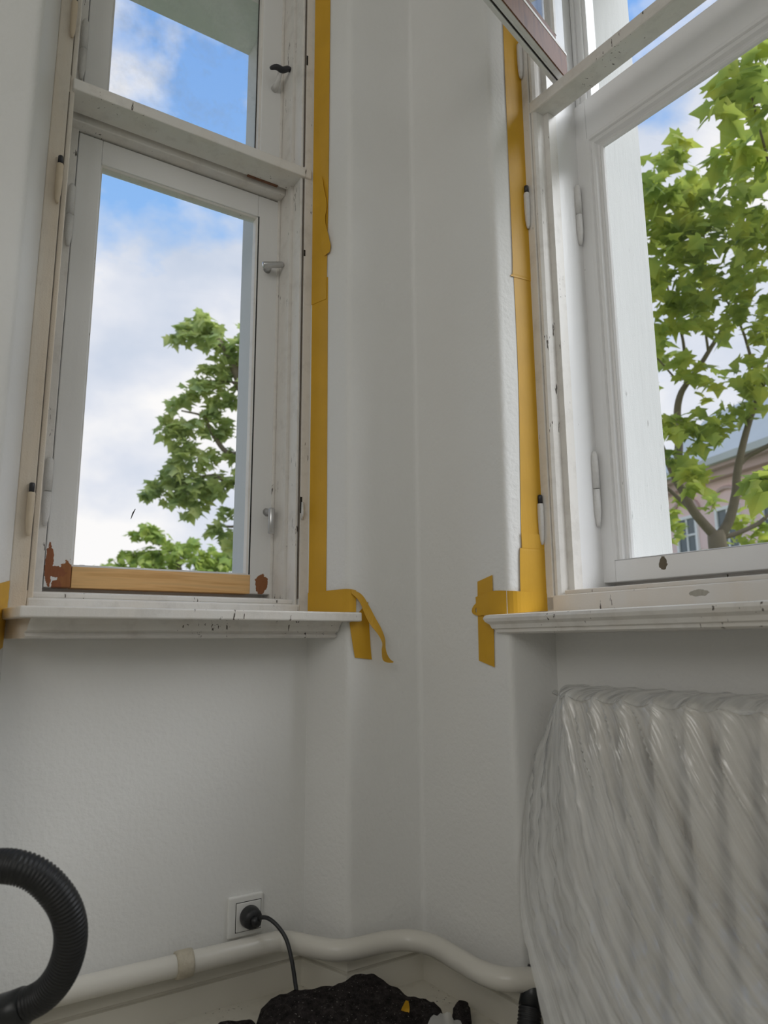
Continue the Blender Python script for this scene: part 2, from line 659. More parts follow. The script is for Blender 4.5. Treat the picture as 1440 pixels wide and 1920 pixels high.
def lintel(name, F, s0, s1, zs):
    a = [xy(F(s0 - 0.02, -0.124)), xy(F(s1 + 0.02, -0.124)), xy(F(s1 + 0.02, 0.165)), xy(F(s0 - 0.02, 0.165))]
    b = [xy(F(s0 - 0.02, 0.165)), xy(F(s1 + 0.02, 0.165)), xy(F(s1 + 0.02, OUT - 0.001)), xy(F(s0 - 0.02, OUT - 0.001))]
    bm = prism(bmesh.new(), a, ZH, ZT)
    prism(bm, b, zs, ZT)
    structure(name, bm, 'wall_plaster')


lintel('wall_above_window_left', L, LW + 0.03, -0.03, 2.615)
lintel('wall_above_window_right', R, 0.03, RW - 0.03, 2.68)

# rest of the room, behind the camera
cl_, cr_ = L(-2.6, -0.126), R(3.4, -0.124)
bl, br = cl_ + Vector((1.35, -2.3, 0)), cr_ + Vector((-1.0, -1.3, 0))


def wall_strip(name, p, q, holes=(), th=0.2):
    """upright wall from p to q (plan points, room on the right-hand side), holes = (from, to, sill, head) along it"""
    p, q = Vector((p[0], p[1])), Vector((q[0], q[1]))
    u = (q - p).normalized()
    n = Vector((-u.y, u.x)) * th
    ln = (q - p).length
    bm = bmesh.new()

    def piece(a, b, z0, z1):
        A, Bq = p + u * a, p + u * b
        prism(bm, [tuple(A), tuple(Bq), tuple(Bq + n), tuple(A + n)], z0, z1)
    x = 0
    for (h0, h1, z0, z1) in holes:
        piece(x, h0, 0, ZT)
        if z0 > 0:
            piece(h0, h1, 0, z0)
        piece(h0, h1, z1, ZT)
        x = h1
    piece(x, ln, 0, ZT)
    return structure(name, bm, 'wall_plaster')


bk = Vector((0.2, -2.9))
wall_strip('wall_left_side', (-2.72, -1.9), (cl_.x, cl_.y))
wall_strip('wall_back', (2.55, -2.6), (-2.72, -1.9))
wall_strip('wall_right_side', (cr_.x, cr_.y), (2.55, -2.6))
fl = [(-3.2, -2.4), (3.2, -3.0), xy(R(3.6, 0.3)), tuple(OC), xy(L(-2.7, 0.3))]
structure('floor', prism(bmesh.new(), fl, -0.2, 0.0), 'floor_paint')
structure('ceiling', prism(bmesh.new(), [(-3.2, -2.4), (3.2, -3.0), xy(R(3.6, OUT)), tuple(OC), xy(L(-2.7, OUT))], ZT, ZT + 0.3), 'ceiling_plaster')

# ------------------------------------------------------------------ baseboards
prof = [(0.0, 0.0), (-0.020, 0.0), (-0.020, 0.047), (-0.0185, 0.050), (-0.012, 0.051), (-0.012, 0.055), (-0.015, 0.057), (-0.008, 0.066), (-0.0065, 0.074), (-0.003, 0.078), (0.0, 0.078)]


def baseboard(name, pts, normals):
    """pts: plan points along the wall; normals: outward (into the wall) directions used at each point, mitred"""
    bm = bmesh.new()
    sweep_profile(bm, prof, [(p[0], p[1], n[0], n[1]) for p, n in zip(pts, normals)])
    return structure(name, bm, 'skirting_paint')


def mitre(n1, n2):
    n1, n2 = Vector(n1).normalized(), Vector(n2).normalized()
    s = n1 + n2
    return tuple(s * (2 / s.length_squared))


nl, nr = tuple(nL), tuple(nR)


def rev_n(p, q):
    # direction into the wall for a reveal running p -> q with the room on the left of the walk from left to right
    d = (Vector(q) - Vector(p)).normalized()
    return (-d.y, d.x)


LA, LB = xy(L(0, 0)), pe
nrevL = rev_n(LA, LB)
nrevR = rev_n(pr, xy(R(0, 0)))
nrevLL = rev_n(xy(L(-0.687, -0.126)), xy(L(LW, 0)))
baseboard('baseboard_left', [xy(L(-2.4, -0.126)), xy(L(-0.687, -0.126)), xy(L(LW, 0)), LA],
          [nl, mitre(nl, nrevLL), mitre(nrevLL, nl), mitre(nl, nrevL)])
baseboard('baseboard_corner', [LA, LB, pc, pr, xy(R(0, 0))],
          [mitre(nl, nrevL), mitre(nrevL, nl), mitre(nl, nr), mitre(nr, nrevR), mitre(nrevR, nr)])
baseboard('baseboard_right', [xy(R(0, 0)), xy(R(RW, 0))], [mitre(nrevR, nr), nr])

# ------------------------------------------------------------------ window hardware


def hinge_pin(parent, x, y, z0, z1, body='pin_cream', tip=True, name='hinge_pin', r=0.0075):
    """empty hinge half left on the frame: tapered barrel with a bare black pin on top"""
    h = z1 - z0
    zb = z0 + h * (0.82 if tip else 1.0)
    bm = bmesh.new()
    zs = [z0, z0 + h * 0.06, z0 + h * 0.2, z0 + h * 0.5, zb - 0.004, zb]
    rs = [r * 0.35, r * 0.6, r * 0.85, r, r, r * 0.9]
    tube(bm, [Vector((x, y, z)) for z in zs], rs, 12)
    o = obj(name, bm, body, parent, True)
    if tip:
        bm = bmesh.new()
        tube(bm, [Vector((x, y, zb)), Vector((x, y, z1 - 0.002)), Vector((x, y, z1))], [r * 0.72, r * 0.72, r * 0.5], 10)
        obj('pin_tip', bm, 'pin_black', o, True)
    # the flat leaf let into the wood behind it
    return o


def barrel_hinge(parent, x, y, z0, z1, r=0.0085):
    h = z1 - z0
    zm = z0 + h * 0.5
    bm = bmesh.new()
    tube(bm, [Vector((x, y, z)) for z in (z0, z0 + h * 0.08, z0 + h * 0.2, zm - 0.002)], [r * 0.45, r * 0.7, r, r], 12)
    tube(bm, [Vector((x, y, z)) for z in (zm + 0.001, z1 - h * 0.15, z1 - h * 0.04, z1)], [r, r, r * 0.85, r * 0.5], 12)
    o = obj('hinge', bm, 'hinge_white', parent, True)
    bm = bmesh.new()
    tube(bm, [Vector((x, y, zm - 0.003)), Vector((x, y, zm + 0.002))], r * 0.8, 10)
    return o


def frame_with_hole(x0, x1, z0, z1, hx0, hx1, hz0, hz1, y0, y1):
    return (x0, hx0, y0, y1, z0, z1), (hx1, x1, y0, y1, z0, z1), (hx0, hx1, y0, y1, z0, hz0), (hx0, hx1, y0, y1, hz1, z1)


def moulding_loop(bm, hx0, hx1, hz0, hz1, prof_, low=1.0):
    """profile [(inset from the hole edge, y)] run round a rectangular opening with mitred corners"""
    rings = []
    for (cx_, cz_, sx, sz) in ((hx0, hz0, 1, 1), (hx1, hz0, -1, 1), (hx1, hz1, -1, -1), (hx0, hz1, 1, -1)):
        rings.append([bm.verts.new((cx_ + sx * i, y, cz_ + sz * i * (low if sz > 0 else 1.0))) for i, y in prof_])
    n = len(prof_)
    for k in range(4):
        r0, r1 = rings[k], rings[(k + 1) % 4]
        for i in range(n):
            bm.faces.new((r0[i], r0[(i + 1) % n], r1[(i + 1) % n], r1[i]))
    return bm


# ------------------------------------------------------------------ left window
w1 = empty('window_1', ML)
w1['kind'] = 'structure'
w1['label'] = 'narrow old wooden window with two stacked sashes, pine repair in its lower rail'
ZB = 0.797
# fixed inner frame
obj('frame_stile', B((-0.645, -0.612, 0.0, 0.05, ZB, ZH), (-0.612, -0.600, 0.006, 0.05, ZB, ZH)), 'cream_paint', w1, bevel=0.0025)
obj('frame_stile', B((-0.024, 0.004, 0.0, 0.05, ZB, ZH), (-0.034, -0.0265, 0.004, 0.05, ZB, ZH), (-0.028, -0.022, 0.009, 0.05, ZB, ZH)), 'old_paint', w1, bevel=0.002)
obj('frame_rail', B((-0.612, -0.020, -0.002, 0.05, 0.786, 0.822)), 'old_paint', w1, bevel=0.004)
obj('frame_rail_bead', B((-0.606, -0.032, 0.012, 0.06, 0.822, 0.834)), 'old_paint', w1, bevel=0.003)
obj('frame_head', B((-0.612, -0.020, 0.0, 0.05, 2.72, ZH)), 'old_paint', w1, bevel=0.004)
bm = bmesh.new()
# transom: sloping top edge, plain front, deep underside
tp = [(-0.006, 1.963), (-0.006, 1.990), (0.003, 1.996), (0.072, 1.996), (0.072, 1.963)]
va = [bm.verts.new((-0.606, a, b)) for a, b in tp]
vb = [bm.verts.new((-0.006, a, b)) for a, b in tp]
bm.faces.new(va)
bm.faces.new(vb[::-1])
for i in range(5):
    bm.faces.new((va[i], vb[i], vb[(i + 1) % 5], va[(i + 1) % 5]))
obj('transom', bm, 'old_paint', w1, bevel=0.003)
obj('transom_edge_wear', B((-0.16, -0.072, 0.066, 0.0745, 1.9605, 1.967)), 'bare_brown_wood', w1, bevel=0.001)
# box lining between the inner frame and the outer sashes
obj('lining', B((-0.042, -0.030, 0.05, 0.165, ZB, ZH)), 'old_paint', w1)
obj('lining', B((-0.612, -0.600, 0.05, 0.165, ZB, ZH)), 'old_paint', w1)
obj('lining_base', B((-0.600, -0.042, 0.05, 0.165, ZB, 0.838)), 'old_paint', w1)
obj('lining_head', B((-0.600, -0.042, 0.05, 0.165, 2.73, ZH)), 'old_paint', w1)
obj('outer_transom', B((-0.600, -0.042, 0.083, 0.165, 1.952, 2.045)), 'old_paint', w1, bevel=0.003)
obj('outer_stile', B((-0.600, -0.572, 0.112, 0.165, 0.838, 2.73)), 'old_paint', w1, bevel=0.002)
obj('outer_stile', B((-0.050, -0.042, 0.112, 0.165, 0.838, 2.73)), 'old_paint', w1, bevel=0.002)
obj('outer_rail', B((-0.600, -0.042, 0.1565, 0.175, 0.80, 0.878)), 'old_paint', w1)
obj('dirty_groove', B((-0.0262, -0.0243, 0.0004, 0.012, 0.836, 1.960), (-0.0262, -0.0243, 0.0004, 0.012, 2.0, 2.70)), 'groove_dirt', w1)
obj('dirty_groove', B((-0.6128, -0.6112, 0.0004, 0.012, 0.836, 1.955), (-0.6128, -0.6112, 0.0004, 0.012, 2.0, 2.70)), 'groove_dirt', w1)
# lower outer sash
HX0, HX1 = -0.516, -0.107
bm = B((-0.570, HX0, 0.115, 0.155, 0.852, 1.948), (HX1, -0.047, 0.115, 0.155, 0.852, 1.948), (HX0, HX1, 0.115, 0.155, 1.884, 1.948))
sash = obj('lower_sash', bm, 'sash_paint_one', w1, bevel=0.0025)
obj('bottom_rail', B((HX0 + 0.0005, HX1 + 0.004, 0.113, 0.155, 0.852, 0.8985)), 'pine', sash, bevel=0.0012)['label'] = 'new unpainted pine bottom rail'
bm = bmesh.new()
moulding_loop(bm, HX0, HX1, 0.899, 1.884, [(0.0, 0.119), (0.0, 0.137), (0.006, 0.137), (0.004, 0.123)])
obj('glazing_bead', bm, 'old_paint', sash)
obj('pane', B((HX0 - 0.002, HX1 + 0.002, 0.137, 0.140, 0.897, 1.886)), 'window_glass', sash)
bm = bmesh.new()
for k in range(40):
    x = HX0 + 0.01 + (HX1 - HX0 - 0.02) * k / 40
    box(bm, x, x + 0.0105, 0.141, 0.152, 0.897, 0.9035 + 0.005 * noise.noise(Vector((k * 0.45, 1, 0))))
obj('putty', bm, 'exterior_render', sash)
obj('dark_joint', B((HX1 + 0.0002, HX1 + 0.003, 0.1145, 0.118, 0.90, 1.884)), 'dark_gap', sash)
bm = bmesh.new()
tube(bm, [Vector((-0.393, 0.1365, 1.018)), Vector((-0.389, 0.136, 1.032)), Vector((-0.384, 0.1365, 1.043))], [0.0006, 0.0016, 0.0008], 6)
obj('paint_fleck', bm, 'dark_gap', sash)
# upper outer sash
bm = B((-0.570, HX0, 0.115, 0.155, 2.05, 2.725), (HX1, -0.047, 0.115, 0.155, 2.05, 2.725), (HX0, HX1, 0.115, 0.155, 2.655, 2.725), (HX0, HX1, 0.115, 0.155, 2.05, 2.085))
sash2 = obj('upper_sash', bm, 'sash_paint_one', w1, bevel=0.0025)
bm = bmesh.new()
moulding_loop(bm, HX0, HX1, 2.085, 2.655, [(0.0, 0.119), (0.0, 0.137), (0.008, 0.137), (0.005, 0.123)])
obj('glazing_bead', bm, 'old_paint', sash2)
obj('dark_joint', B((HX1 - 0.0095, HX1 - 0.0075, 0.133, 0.1365, 2.09, 2.65)), 'dark_gap', sash2)
obj('pane', B((HX0 - 0.002, HX1 + 0.002, 0.137, 0.140, 2.083, 2.657)), 'dusty_glass', sash2)
# hinges
hinge_pin(w1, -0.619, -0.006, 1.672, 1.786)
hinge_pin(w1, -0.620, -0.006, 0.942, 1.050)
hinge_pin(w1, -0.617, -0.006, 2.090, 2.205)
for z0, z1 in ((1.642, 1.800), (0.983, 1.134), (2.086, 2.254)):
    barrel_hinge(w1, -0.5775, 0.107, z0, z1)
# dark keep slots on the right stile
obj('keep_slot', B((-0.0235, -0.0185, -0.0008, 0.004, 1.045, 1.086)), 'dark_gap', w1)
obj('keep_slot', B((-0.0235, -0.0195, -0.0008, 0.004, 1.735, 1.752)), 'dark_gap', w1)
obj('keep_slot', B((-0.0235, -0.0195, -0.0008, 0.004, 2.315, 2.345)), 'dark_gap', w1)
bm = bmesh.new()
tube(bm, [Vector((-0.019, -0.002, 1.03)), Vector((-0.019, -0.006, 1.045)), Vector((-0.019, -0.004, 1.072))], [0.003, 0.0045, 0.003], 8)
obj('keep', bm, 'hinge_white', w1, True)


def swing_handle(parent, cx_, z, ang, mat, y=0.115, ln=0.056, r=0.0085, off=0.012):
    """turn-catch: short stem out of the sash and a round bar across it"""
    bm = bmesh.new()
    tube(bm, [Vector((cx_, y, z)), Vector((cx_, y - 0.012, z)), Vector((cx_, y - 0.026, z))], [0.011, 0.0075, 0.006], 12)
    o = obj('catch_stem', bm, 'silver' if mat == 'silver' else 'hinge_white', parent, True)
    bm = bmesh.new()
    dx, dz = math.cos(ang), math.sin(ang)
    a = Vector((cx_ - dx * off, y - 0.03, z - dz * off))
    pts = [a + Vector((dx, 0, dz)) * t for t in (0, 0.003, ln * 0.5, ln - 0.003, ln)]
    tube(bm, pts, [r * 0.7, r, r, r, r * 0.8], 14)
    obj('catch_bar', bm, mat, o, True)
    return o


swing_handle(sash, -0.078, 1.734, 0.30, 'silver', off=0.026, ln=0.060)
swing_handle(sash, -0.062, 1.062, -PI / 2, 'silver', ln=0.066, off=0.006)
# black winged knob of the upper sash
bm = bmesh.new()
tube(bm, [Vector((-0.070, 0.115, 2.300)), Vector((-0.070, 0.095, 2.304)), Vector((-0.070, 0.074, 2.324))], [0.010, 0.0075, 0.0065], 12)
o = obj('knob_stem', bm, 'hinge_white', sash2, True)
bm = bmesh.new()
pts = catmull([(-0.102, 0.072, 2.322), (-0.085, 0.068, 2.331), (-0.066, 0.067, 2.330), (-0.048, 0.068, 2.343), (-0.030, 0.072, 2.340)], 5)
tube(bm, pts, [0.0035 + 0.0055 * math.sin(PI * i / (len(pts) - 1)) ** 0.6 for i in range(len(pts))], 12)
obj('wing_knob', bm, 'pin_black', o, True)['label'] = 'black winged knob'

# left sill with moulded apron
sill_poly = [(-0.655, -0.035), (-0.637, -0.150), (0.060, -0.150), (0.066, -0.146), (0.066, -0.1275), (0.042, -0.1275), (0.002, -0.003), (0.002, 0.004), (-0.650, 0.004)]
bm = prism(bmesh.new(), sill_poly, 0.778, 0.7985)
sill1 = obj('window_sill', bm, 'old_paint', w1, bevel=0.003)
bm = bmesh.new()
ap = [(0.0, 0.742), (-0.090, 0.742), (-0.096, 0.746), (-0.090, 0.752), (-0.100, 0.757), (-0.104, 0.768), (-0.112, 0.778), (0.0, 0.778)]
va = [bm.verts.new((-0.648 - a * 0.30, a, b)) for a, b in ap]
vb = [bm.verts.new((0.0 - a * 0.30, a, b)) for a, b in ap]
bm.faces.new(va)
bm.faces.new(vb[::-1])
for i in range(len(ap)):
    j = (i + 1) % len(ap)
    bm.faces.new((va[i], vb[i], vb[j], va[j]))
obj('apron', bm, 'old_paint', sill1)

# ------------------------------------------------------------------ right window
w2 = empty('window_2', MR)
w2['kind'] = 'structure'
w2['label'] = 'wide old wooden window with white sashes, its small upper sash swung open inward'
FD = -0.022
obj('frame_stile', B((-0.010, 0.020, FD, 0.05, 0.795, ZH)), 'old_paint', w2, bevel=0.002)
bm = bmesh.new()
bp = [(0.020, 0.04), (0.020, -0.016), (0.023, -0.0195), (0.029, -0.0185), (0.034, -0.012), (0.036, -0.004), (0.0365, 0.010), (0.050, 0.012), (0.050, 0.04)]
prism(bm, bp, 0.815, ZH)
obj('frame_bead', bm, 'old_paint', w2)
obj('frame_rail', B((-0.010, RW, FD, 0.05, 0.783, 0.828)), 'rail_paint_two', w2, bevel=0.004)
obj('frame_rail_bead', B((0.040, RW - 0.02, -0.010, 0.06, 0.828, 0.838)), 'rail_paint_two', w2, bevel=0.002)
obj('frame_head', B((0.0, RW, FD, 0.05, 2.74, ZH)), 'old_paint', w2, bevel=0.004)
obj('transom', B((0.018, RW, FD, 0.038, 2.009, 2.040)), 'old_paint', w2, bevel=0.004)
obj('lining', B((0.050 - 0.02, 0.050, 0.04, 0.165, 0.80, ZH)), 'fresh_paint', w2)
obj('lining_base', B((0.050, RW - 0.02, 0.05, 0.165, 0.80, 0.842)), 'old_paint', w2)
obj('lining_head', B((0.050, RW - 0.02, 0.05, 0.165, 2.74, ZH)), 'old_paint', w2)
obj('outer_stile', B((0.040, 0.094, 0.128, 0.165, 2.075, 2.74), (0.052, 0.062, 0.120, 0.128, 2.075, 2.74), (0.078, 0.084, 0.121, 0.128, 2.075, 2.74)), 'fresh_paint', w2, bevel=0.002)
obj('outer_stile', B((0.040, 0.075, 0.157, 0.17, 0.842, 2.075)), 'fresh_paint', w2)
obj('outer_rail', B((0.050, RW - 0.05, 0.156, 0.17, 0.80, 0.885)), 'old_paint', w2)
obj('frame_stile', B((RW - 0.05, RW, FD, 0.165, 0.795, ZH)), 'old_paint', w2, bevel=0.002)


def big_sash(x0, x1):
    g0, g1 = x0 + 0.041, x1 - 0.041
    bm = B((x0, g0, 0.115, 0.155, 0.858, 2.072), (g1, x1, 0.115, 0.155, 0.858, 2.072), (g0, g1, 0.115, 0.155, 1.962, 2.072), (g0, g1, 0.115, 0.155, 0.858, 0.906))
    s_ = obj('outer_sash', bm, 'sash_paint_two', w2, bevel=0.0025)
    bm = bmesh.new()
    moulding_loop(bm, g0, g1, 0.906, 1.962, [(0.0, 0.1135), (0.0, 0.137), (0.036, 0.137), (0.034, 0.132), (0.030, 0.128), (0.026, 0.1305), (0.022, 0.128), (0.018, 0.120), (0.012, 0.117), (0.009, 0.1195), (0.006, 0.1145)], 0.1)
    obj('glazing_moulding', bm, 'fresh_paint', s_)
    obj('pane', B((g0 - 0.002, g1 + 0.002, 0.1375, 0.1405, 0.904, 1.964)), 'window_glass', s_)
    return s_


sb = big_sash(0.040, 0.660)
big_sash(0.664, 1.245)
barrel_hinge(w2, 0.0535, 0.103, 1.683, 1.845)
barrel_hinge(w2, 0.0535, 0.103, 0.985, 1.160)
hinge_pin(w2, 0.004, FD - 0.006, 1.705, 1.818, 'hinge_white')
hinge_pin(w2, 0.000, FD - 0.006, 0.940, 1.052, 'hinge_white')
hinge_pin(w2, 0.004, FD - 0.006, 2.118, 2.215, 'hinge_white', False)

# upper inner sash, unhung on the right and swung about 76 degrees into the room
ang = math.radians(-90 + 12.5)
ms = Matrix.Translation((0.0855, 0.004, 2.052)) @ Matrix.Rotation(ang, 4, 'Z')
# local x runs along the sash away from the hinge, local y = towards the window's outside face when shut
WS, HS, TS = 0.56, 0.66, 0.028
bm = B((0, 0.05, 0.004, TS, 0, HS), (WS - 0.05, WS, 0.004, TS, 0, HS), (0.05, WS - 0.05, 0.004, TS, HS - 0.05, HS), (0.05, WS - 0.05, 0.004, TS * 0.99, 0.0, 0.09), (0.0, WS, 0.0, 0.010, -0.004, 0.030), (0.0, WS, 0.014, 0.018, -0.002, 0.01))
so = obj('inner_sash', bm, 'fresh_paint', w2, bevel=0.0015)
so.matrix_basis = ms
so['label'] = 'small upper sash swung open into the room'
obj('bare_rail_face', B((0.0, WS, TS, TS + 0.003, 0.000, 0.066)), 'bare_brown_wood', so)['label'] = 'bare brown wood'
obj('bare_rail_face', B((0.05, WS - 0.05, TS - 0.002, TS + 0.002, 0.073, 0.090)), 'bare_brown_wood', so)
obj('glazing_bead', B((0.0, WS, TS - 0.001, TS + 0.004, 0.066, 0.073), (0.046, 0.056, TS - 0.002, TS + 0.003, 0.09, HS - 0.05)), 'old_paint', so)
obj('pane', B((0.05, WS - 0.045, 0.016, 0.019, 0.088, HS - 0.045)), 'open_sash_glass', so)
obj('dark_joint', B((0.0, WS, 0.0105, 0.0135, -0.0010, 0.0005)), 'dark_gap', so)

# right sill: moulded nosing with a returned end
bm = bmesh.new()
sp = [(0.004, 0.747), (-0.128, 0.747), (-0.134, 0.750), (-0.135, 0.756), (-0.140, 0.758), (-0.143, 0.766), (-0.150, 0.772), (-0.153, 0.779), (-0.150, 0.785), (-0.143, 0.787), (0.004, 0.787)]
path = []
rings = []
for (s_, k) in ((-0.062, 1), (RW + 0.06, 0)):
    rings.append([bm.verts.new((s_ + ((0.150 + a) if a < -0.1 else 0.03) * (1 if k else 0), a, b)) for a, b in sp])
n = len(sp)
bm.faces.new(rings[0])
bm.faces.new(rings[1][::-1])
for i in range(n):
    bm.faces.new((rings[0][i], rings[1][i], rings[1][(i + 1) % n], rings[0][(i + 1) % n]))
obj('window_sill', bm, 'old_paint', w2)

# ------------------------------------------------------------------ masking tape
TH = 0.0007


def ribbon(name, left, right, label, group=None, lift=0.0012, wav=0.0, bmx=None, n=6):
    """tape strip between two edges (lists of world points of equal length), a hair proud of what it sticks to"""
    lft, rgt = catmull(left, n), catmull(right, n)
    bm = bmesh.new()
    A, Bv, A2, B2 = [], [], [], []
    for i, (a, b) in enumerate(zip(lft, rgt)):
        j = min(i + 1, len(lft) - 1)
        k = max(i - 1, 0)
        t = (lft[j] - lft[k]).normalized()
        w = (b - a).normalized()
        nrm = w.cross(t)
        if nrm.dot(CAMP - a) < 0:
            nrm = -nrm
        dv = nrm * (lift + wav * abs(noise.noise(a * 30)))
        A.append(bm.verts.new(a + dv))
        Bv.append(bm.verts.new(b + dv))
        A2.append(bm.verts.new(a + dv - nrm * TH))
        B2.append(bm.verts.new(b + dv - nrm * TH))
    for i in range(len(A) - 1):
        bm.faces.new((A[i], Bv[i], Bv[i + 1], A[i + 1]))
        bm.faces.new((A2[i], A2[i + 1], B2[i + 1], B2[i]))
        bm.faces.new((A[i], A[i + 1], A2[i + 1], A2[i]))
        bm.faces.new((Bv[i], B2[i], B2[i + 1], Bv[i + 1]))
    bm.faces.new((A[0], A2[0], B2[0], Bv[0]))
    bm.faces.new((A[-1], Bv[-1], B2[-1], A2[-1]))
    o = obj(name, bm, 'tape', None)
    if label:
        tag(o, label, 'tape', group or 'strips of yellow masking tape')
    return o


revL = (Vector((0.042, -0.126, 0))).normalized()
revR = (Vector((-0.017, -0.124, 0))).normalized()
revLL = (Vector((-0.042, -0.126, 0))).normalized()


def LR(f, z, o=0.0):
    v = revL * f
    return L(v.x, v.y, z)


def RV(f, z):
    v = revR * f
    return R(v.x, v.y, z)


def LLv(f, z):
    v = revLL * f
    return L(LW + v.x, v.y, z)


G = 'masking tape around the windows'
ribbon('masking_tape', [LR(0.004, z) for z in (0.80, 1.1, 1.66)], [LR(f, z) for f, z in ((0.062, 0.80), (0.062, 1.1), (0.060, 1.66))],
       'long yellow tape strip down the right edge of the narrow window, lower length')
ribbon('masking_tape', [LR(0.003, z) for z in (1.60, 1.9, 2.2, 2.8)], [LR(f, z) for f, z in ((0.056, 1.60), (0.060, 1.9), (0.061, 2.2), (0.062, 2.8))],
       'yellow tape strip at the upper right edge of the narrow window, beside its black knob', lift=0.0024)
# wrinkled loose piece on that strip
ribbon('masking_tape', [LR(0.030, 1.96), LR(0.036, 1.87), LR(0.034, 1.82), LR(0.044, 1.74), LR(0.052, 1.72)], [LR(0.040, 1.955), LR(0.058, 1.87), LR(0.054, 1.82), LR(0.072, 1.75), LR(0.070, 1.725)],
       'crumpled bit of yellow tape lifting off halfway up the narrow window edge', lift=0.006, wav=0.004)
# along the top of the left sill, round the pillar edge, then peeling away
P1 = [LR(0.004, 0.800), LR(0.07, 0.800), LR(0.128, 0.800), L(0.060, -0.127, 0.800)]
P2 = [LR(0.004, 0.850), LR(0.07, 0.852), LR(0.128, 0.853), L(0.060, -0.127, 0.850)]
ribbon('masking_tape', P1, P2, 'short yellow tape strip lying along the narrow window sill at its right end', lift=0.0034)
ribbon('masking_tape', [L(0.046, -0.127, 0.852), L(0.075, -0.128, 0.838), L(0.100, -0.132, 0.800), L(0.120, -0.150, 0.745), L(0.120, -0.155, 0.715), L(0.132, -0.152, 0.697), L(0.147, -0.145, 0.686)],
       [L(0.046, -0.128, 0.842), L(0.066, -0.131, 0.822), L(0.084, -0.138, 0.780), L(0.106, -0.160, 0.735), L(0.106, -0.160, 0.712), L(0.116, -0.154, 0.690), L(0.144, -0.149, 0.683)],
       'thin torn strand of yellow tape curling loose beside the sill end', lift=0.004, wav=0.003)
ribbon('masking_tape', [L(0.044, -0.126, 0.775), L(0.050, -0.126, 0.735), L(0.058, -0.126, 0.697)], [L(0.094, -0.126, 0.825), L(0.097, -0.126, 0.75), L(0.103, -0.126, 0.692)],
       'yellow tape flap hanging on the pillar below the narrow window sill end', lift=0.002, wav=0.002)
# right window
ribbon('masking_tape', [RV(f, z) for f, z in ((0.084, 0.82), (0.083, 0.96), (0.072, 1.30), (0.072, 1.60))], [RV(f, z) for f, z in ((0.012, 0.82), (0.012, 0.96), (0.012, 1.30), (0.012, 1.60))],
       'long yellow tape strip down the left edge of the wide window, lower length')
ribbon('masking_tape', [RV(f, z) for f, z in ((0.082, 1.570), (0.074, 1.62), (0.073, 2.0), (0.070, 2.8))], [RV(0.010, z) for z in (1.572, 1.62, 2.0, 2.8)],
       'yellow tape strip up the left edge of the wide window to the open sash', lift=0.0024)
ribbon('masking_tape', [RV(f, z) for f, z in ((0.094, 0.80), (0.093, 0.86), (0.090, 0.925), (0.0845, 0.93), (0.0845, 0.963))], [RV(0.010, z) for z in (0.80, 0.86, 0.925, 0.93, 0.963)],
       'doubled yellow tape patch at the lower left corner of the wide window', lift=0.0036)
ribbon('masking_tape', [RV(0.012, 0.795), RV(0.06, 0.793), RV(0.112, 0.789), R(-0.06, -0.1245, 0.787), R(-0.108, -0.1245, 0.787)], [RV(0.012, 0.832), RV(0.06, 0.834), RV(0.112, 0.836), R(-0.06, -0.1245, 0.838), R(-0.111, -0.1245, 0.828)],
       'horizontal yellow tape strip from the wide window corner onto the pillar', lift=0.0044)
ribbon('masking_tape', [R(-0.109, -0.1245, 0.690), R(-0.108, -0.1245, 0.78), R(-0.106, -0.1245, 0.862)], [R(-0.062, -0.1245, 0.677), R(-0.060, -0.1245, 0.78), R(-0.059, -0.1245, 0.873)],
       'short upright yellow tape strip on the pillar behind the wide window sill end', lift=0.002)
ribbon('masking_tape', [R(-0.100, -0.1245, 0.822), R(-0.122, -0.125, 0.806), R(-0.122, -0.125, 0.792), R(-0.100, -0.1245, 0.785)], [R(-0.100, -0.1245, 0.810), R(-0.112, -0.125, 0.804), R(-0.112, -0.125, 0.795), R(-0.100, -0.1245, 0.79)],
       'small rounded torn tab of yellow tape at the left tip of the strip', lift=0.0034)
# left reveal
ribbon('masking_tape', [LLv(0.115, 0.835), LLv(0.112, 0.76), LLv(0.118, 0.70)], [LLv(0.004, 0.853), LLv(0.006, 0.80), LLv(0.012, 0.726)],
       'yellow tape piece on the left wall beside the left end of the sill', lift=0.002, wav=0.002)

# ------------------------------------------------------------------ heating pipe
pp = [L(-1.6, -0.155, 0.106), L(-0.95, -0.165, 0.106), L(-0.76, -0.166, 0.107), L(-0.695, -0.158, 0.107), L(-0.650, -0.100, 0.108), L(-0.605, -0.048, 0.108), L(-0.55, -0.037, 0.108), L(-0.49, -0.036, 0.109), L(-0.20, -0.046, 0.110), L(-0.10, -0.048, 0.110), L(-0.066, -0.062, 0.110),
      L(-0.035, -0.112, 0.110), L(-0.006, -0.152, 0.110), L(0.030, -0.170, 0.110), L(0.100, -0.176, 0.110), L(0.150, -0.198, 0.110), L(0.178, -0.250, 0.110),
      R(-0.12, -0.198, 0.110), R(-0.045, -0.200, 0.110), R(0.000, -0.182, 0.110), R(0.03, -0.14, 0.110), R(0.06, -0.105, 0.112), R(0.115, -0.0925, 0.115)]
bm = bmesh.new()
tube(bm, catmull(pp, 8), 0.0205, 20)
pipe = tag(obj('heating_pipe', bm, 'pipe_paint', None, True), 'cream painted heating pipe bending round the wall corner above the skirting', 'pipe')
bm = bmesh.new()
cpt = L(-0.283, -0.042, 0.1095)
dr = (L(-0.2, -0.046, 0.11) - L(-0.49, -0.036, 0.109)).normalized()
tube(bm, [cpt - dr * 0.017, cpt - dr * 0.016, cpt - dr * 0.010, cpt + dr * 0.010, cpt + dr * 0.016, cpt + dr * 0.017], [0.021, 0.0245, 0.0255, 0.0255, 0.0245, 0.021], 20)
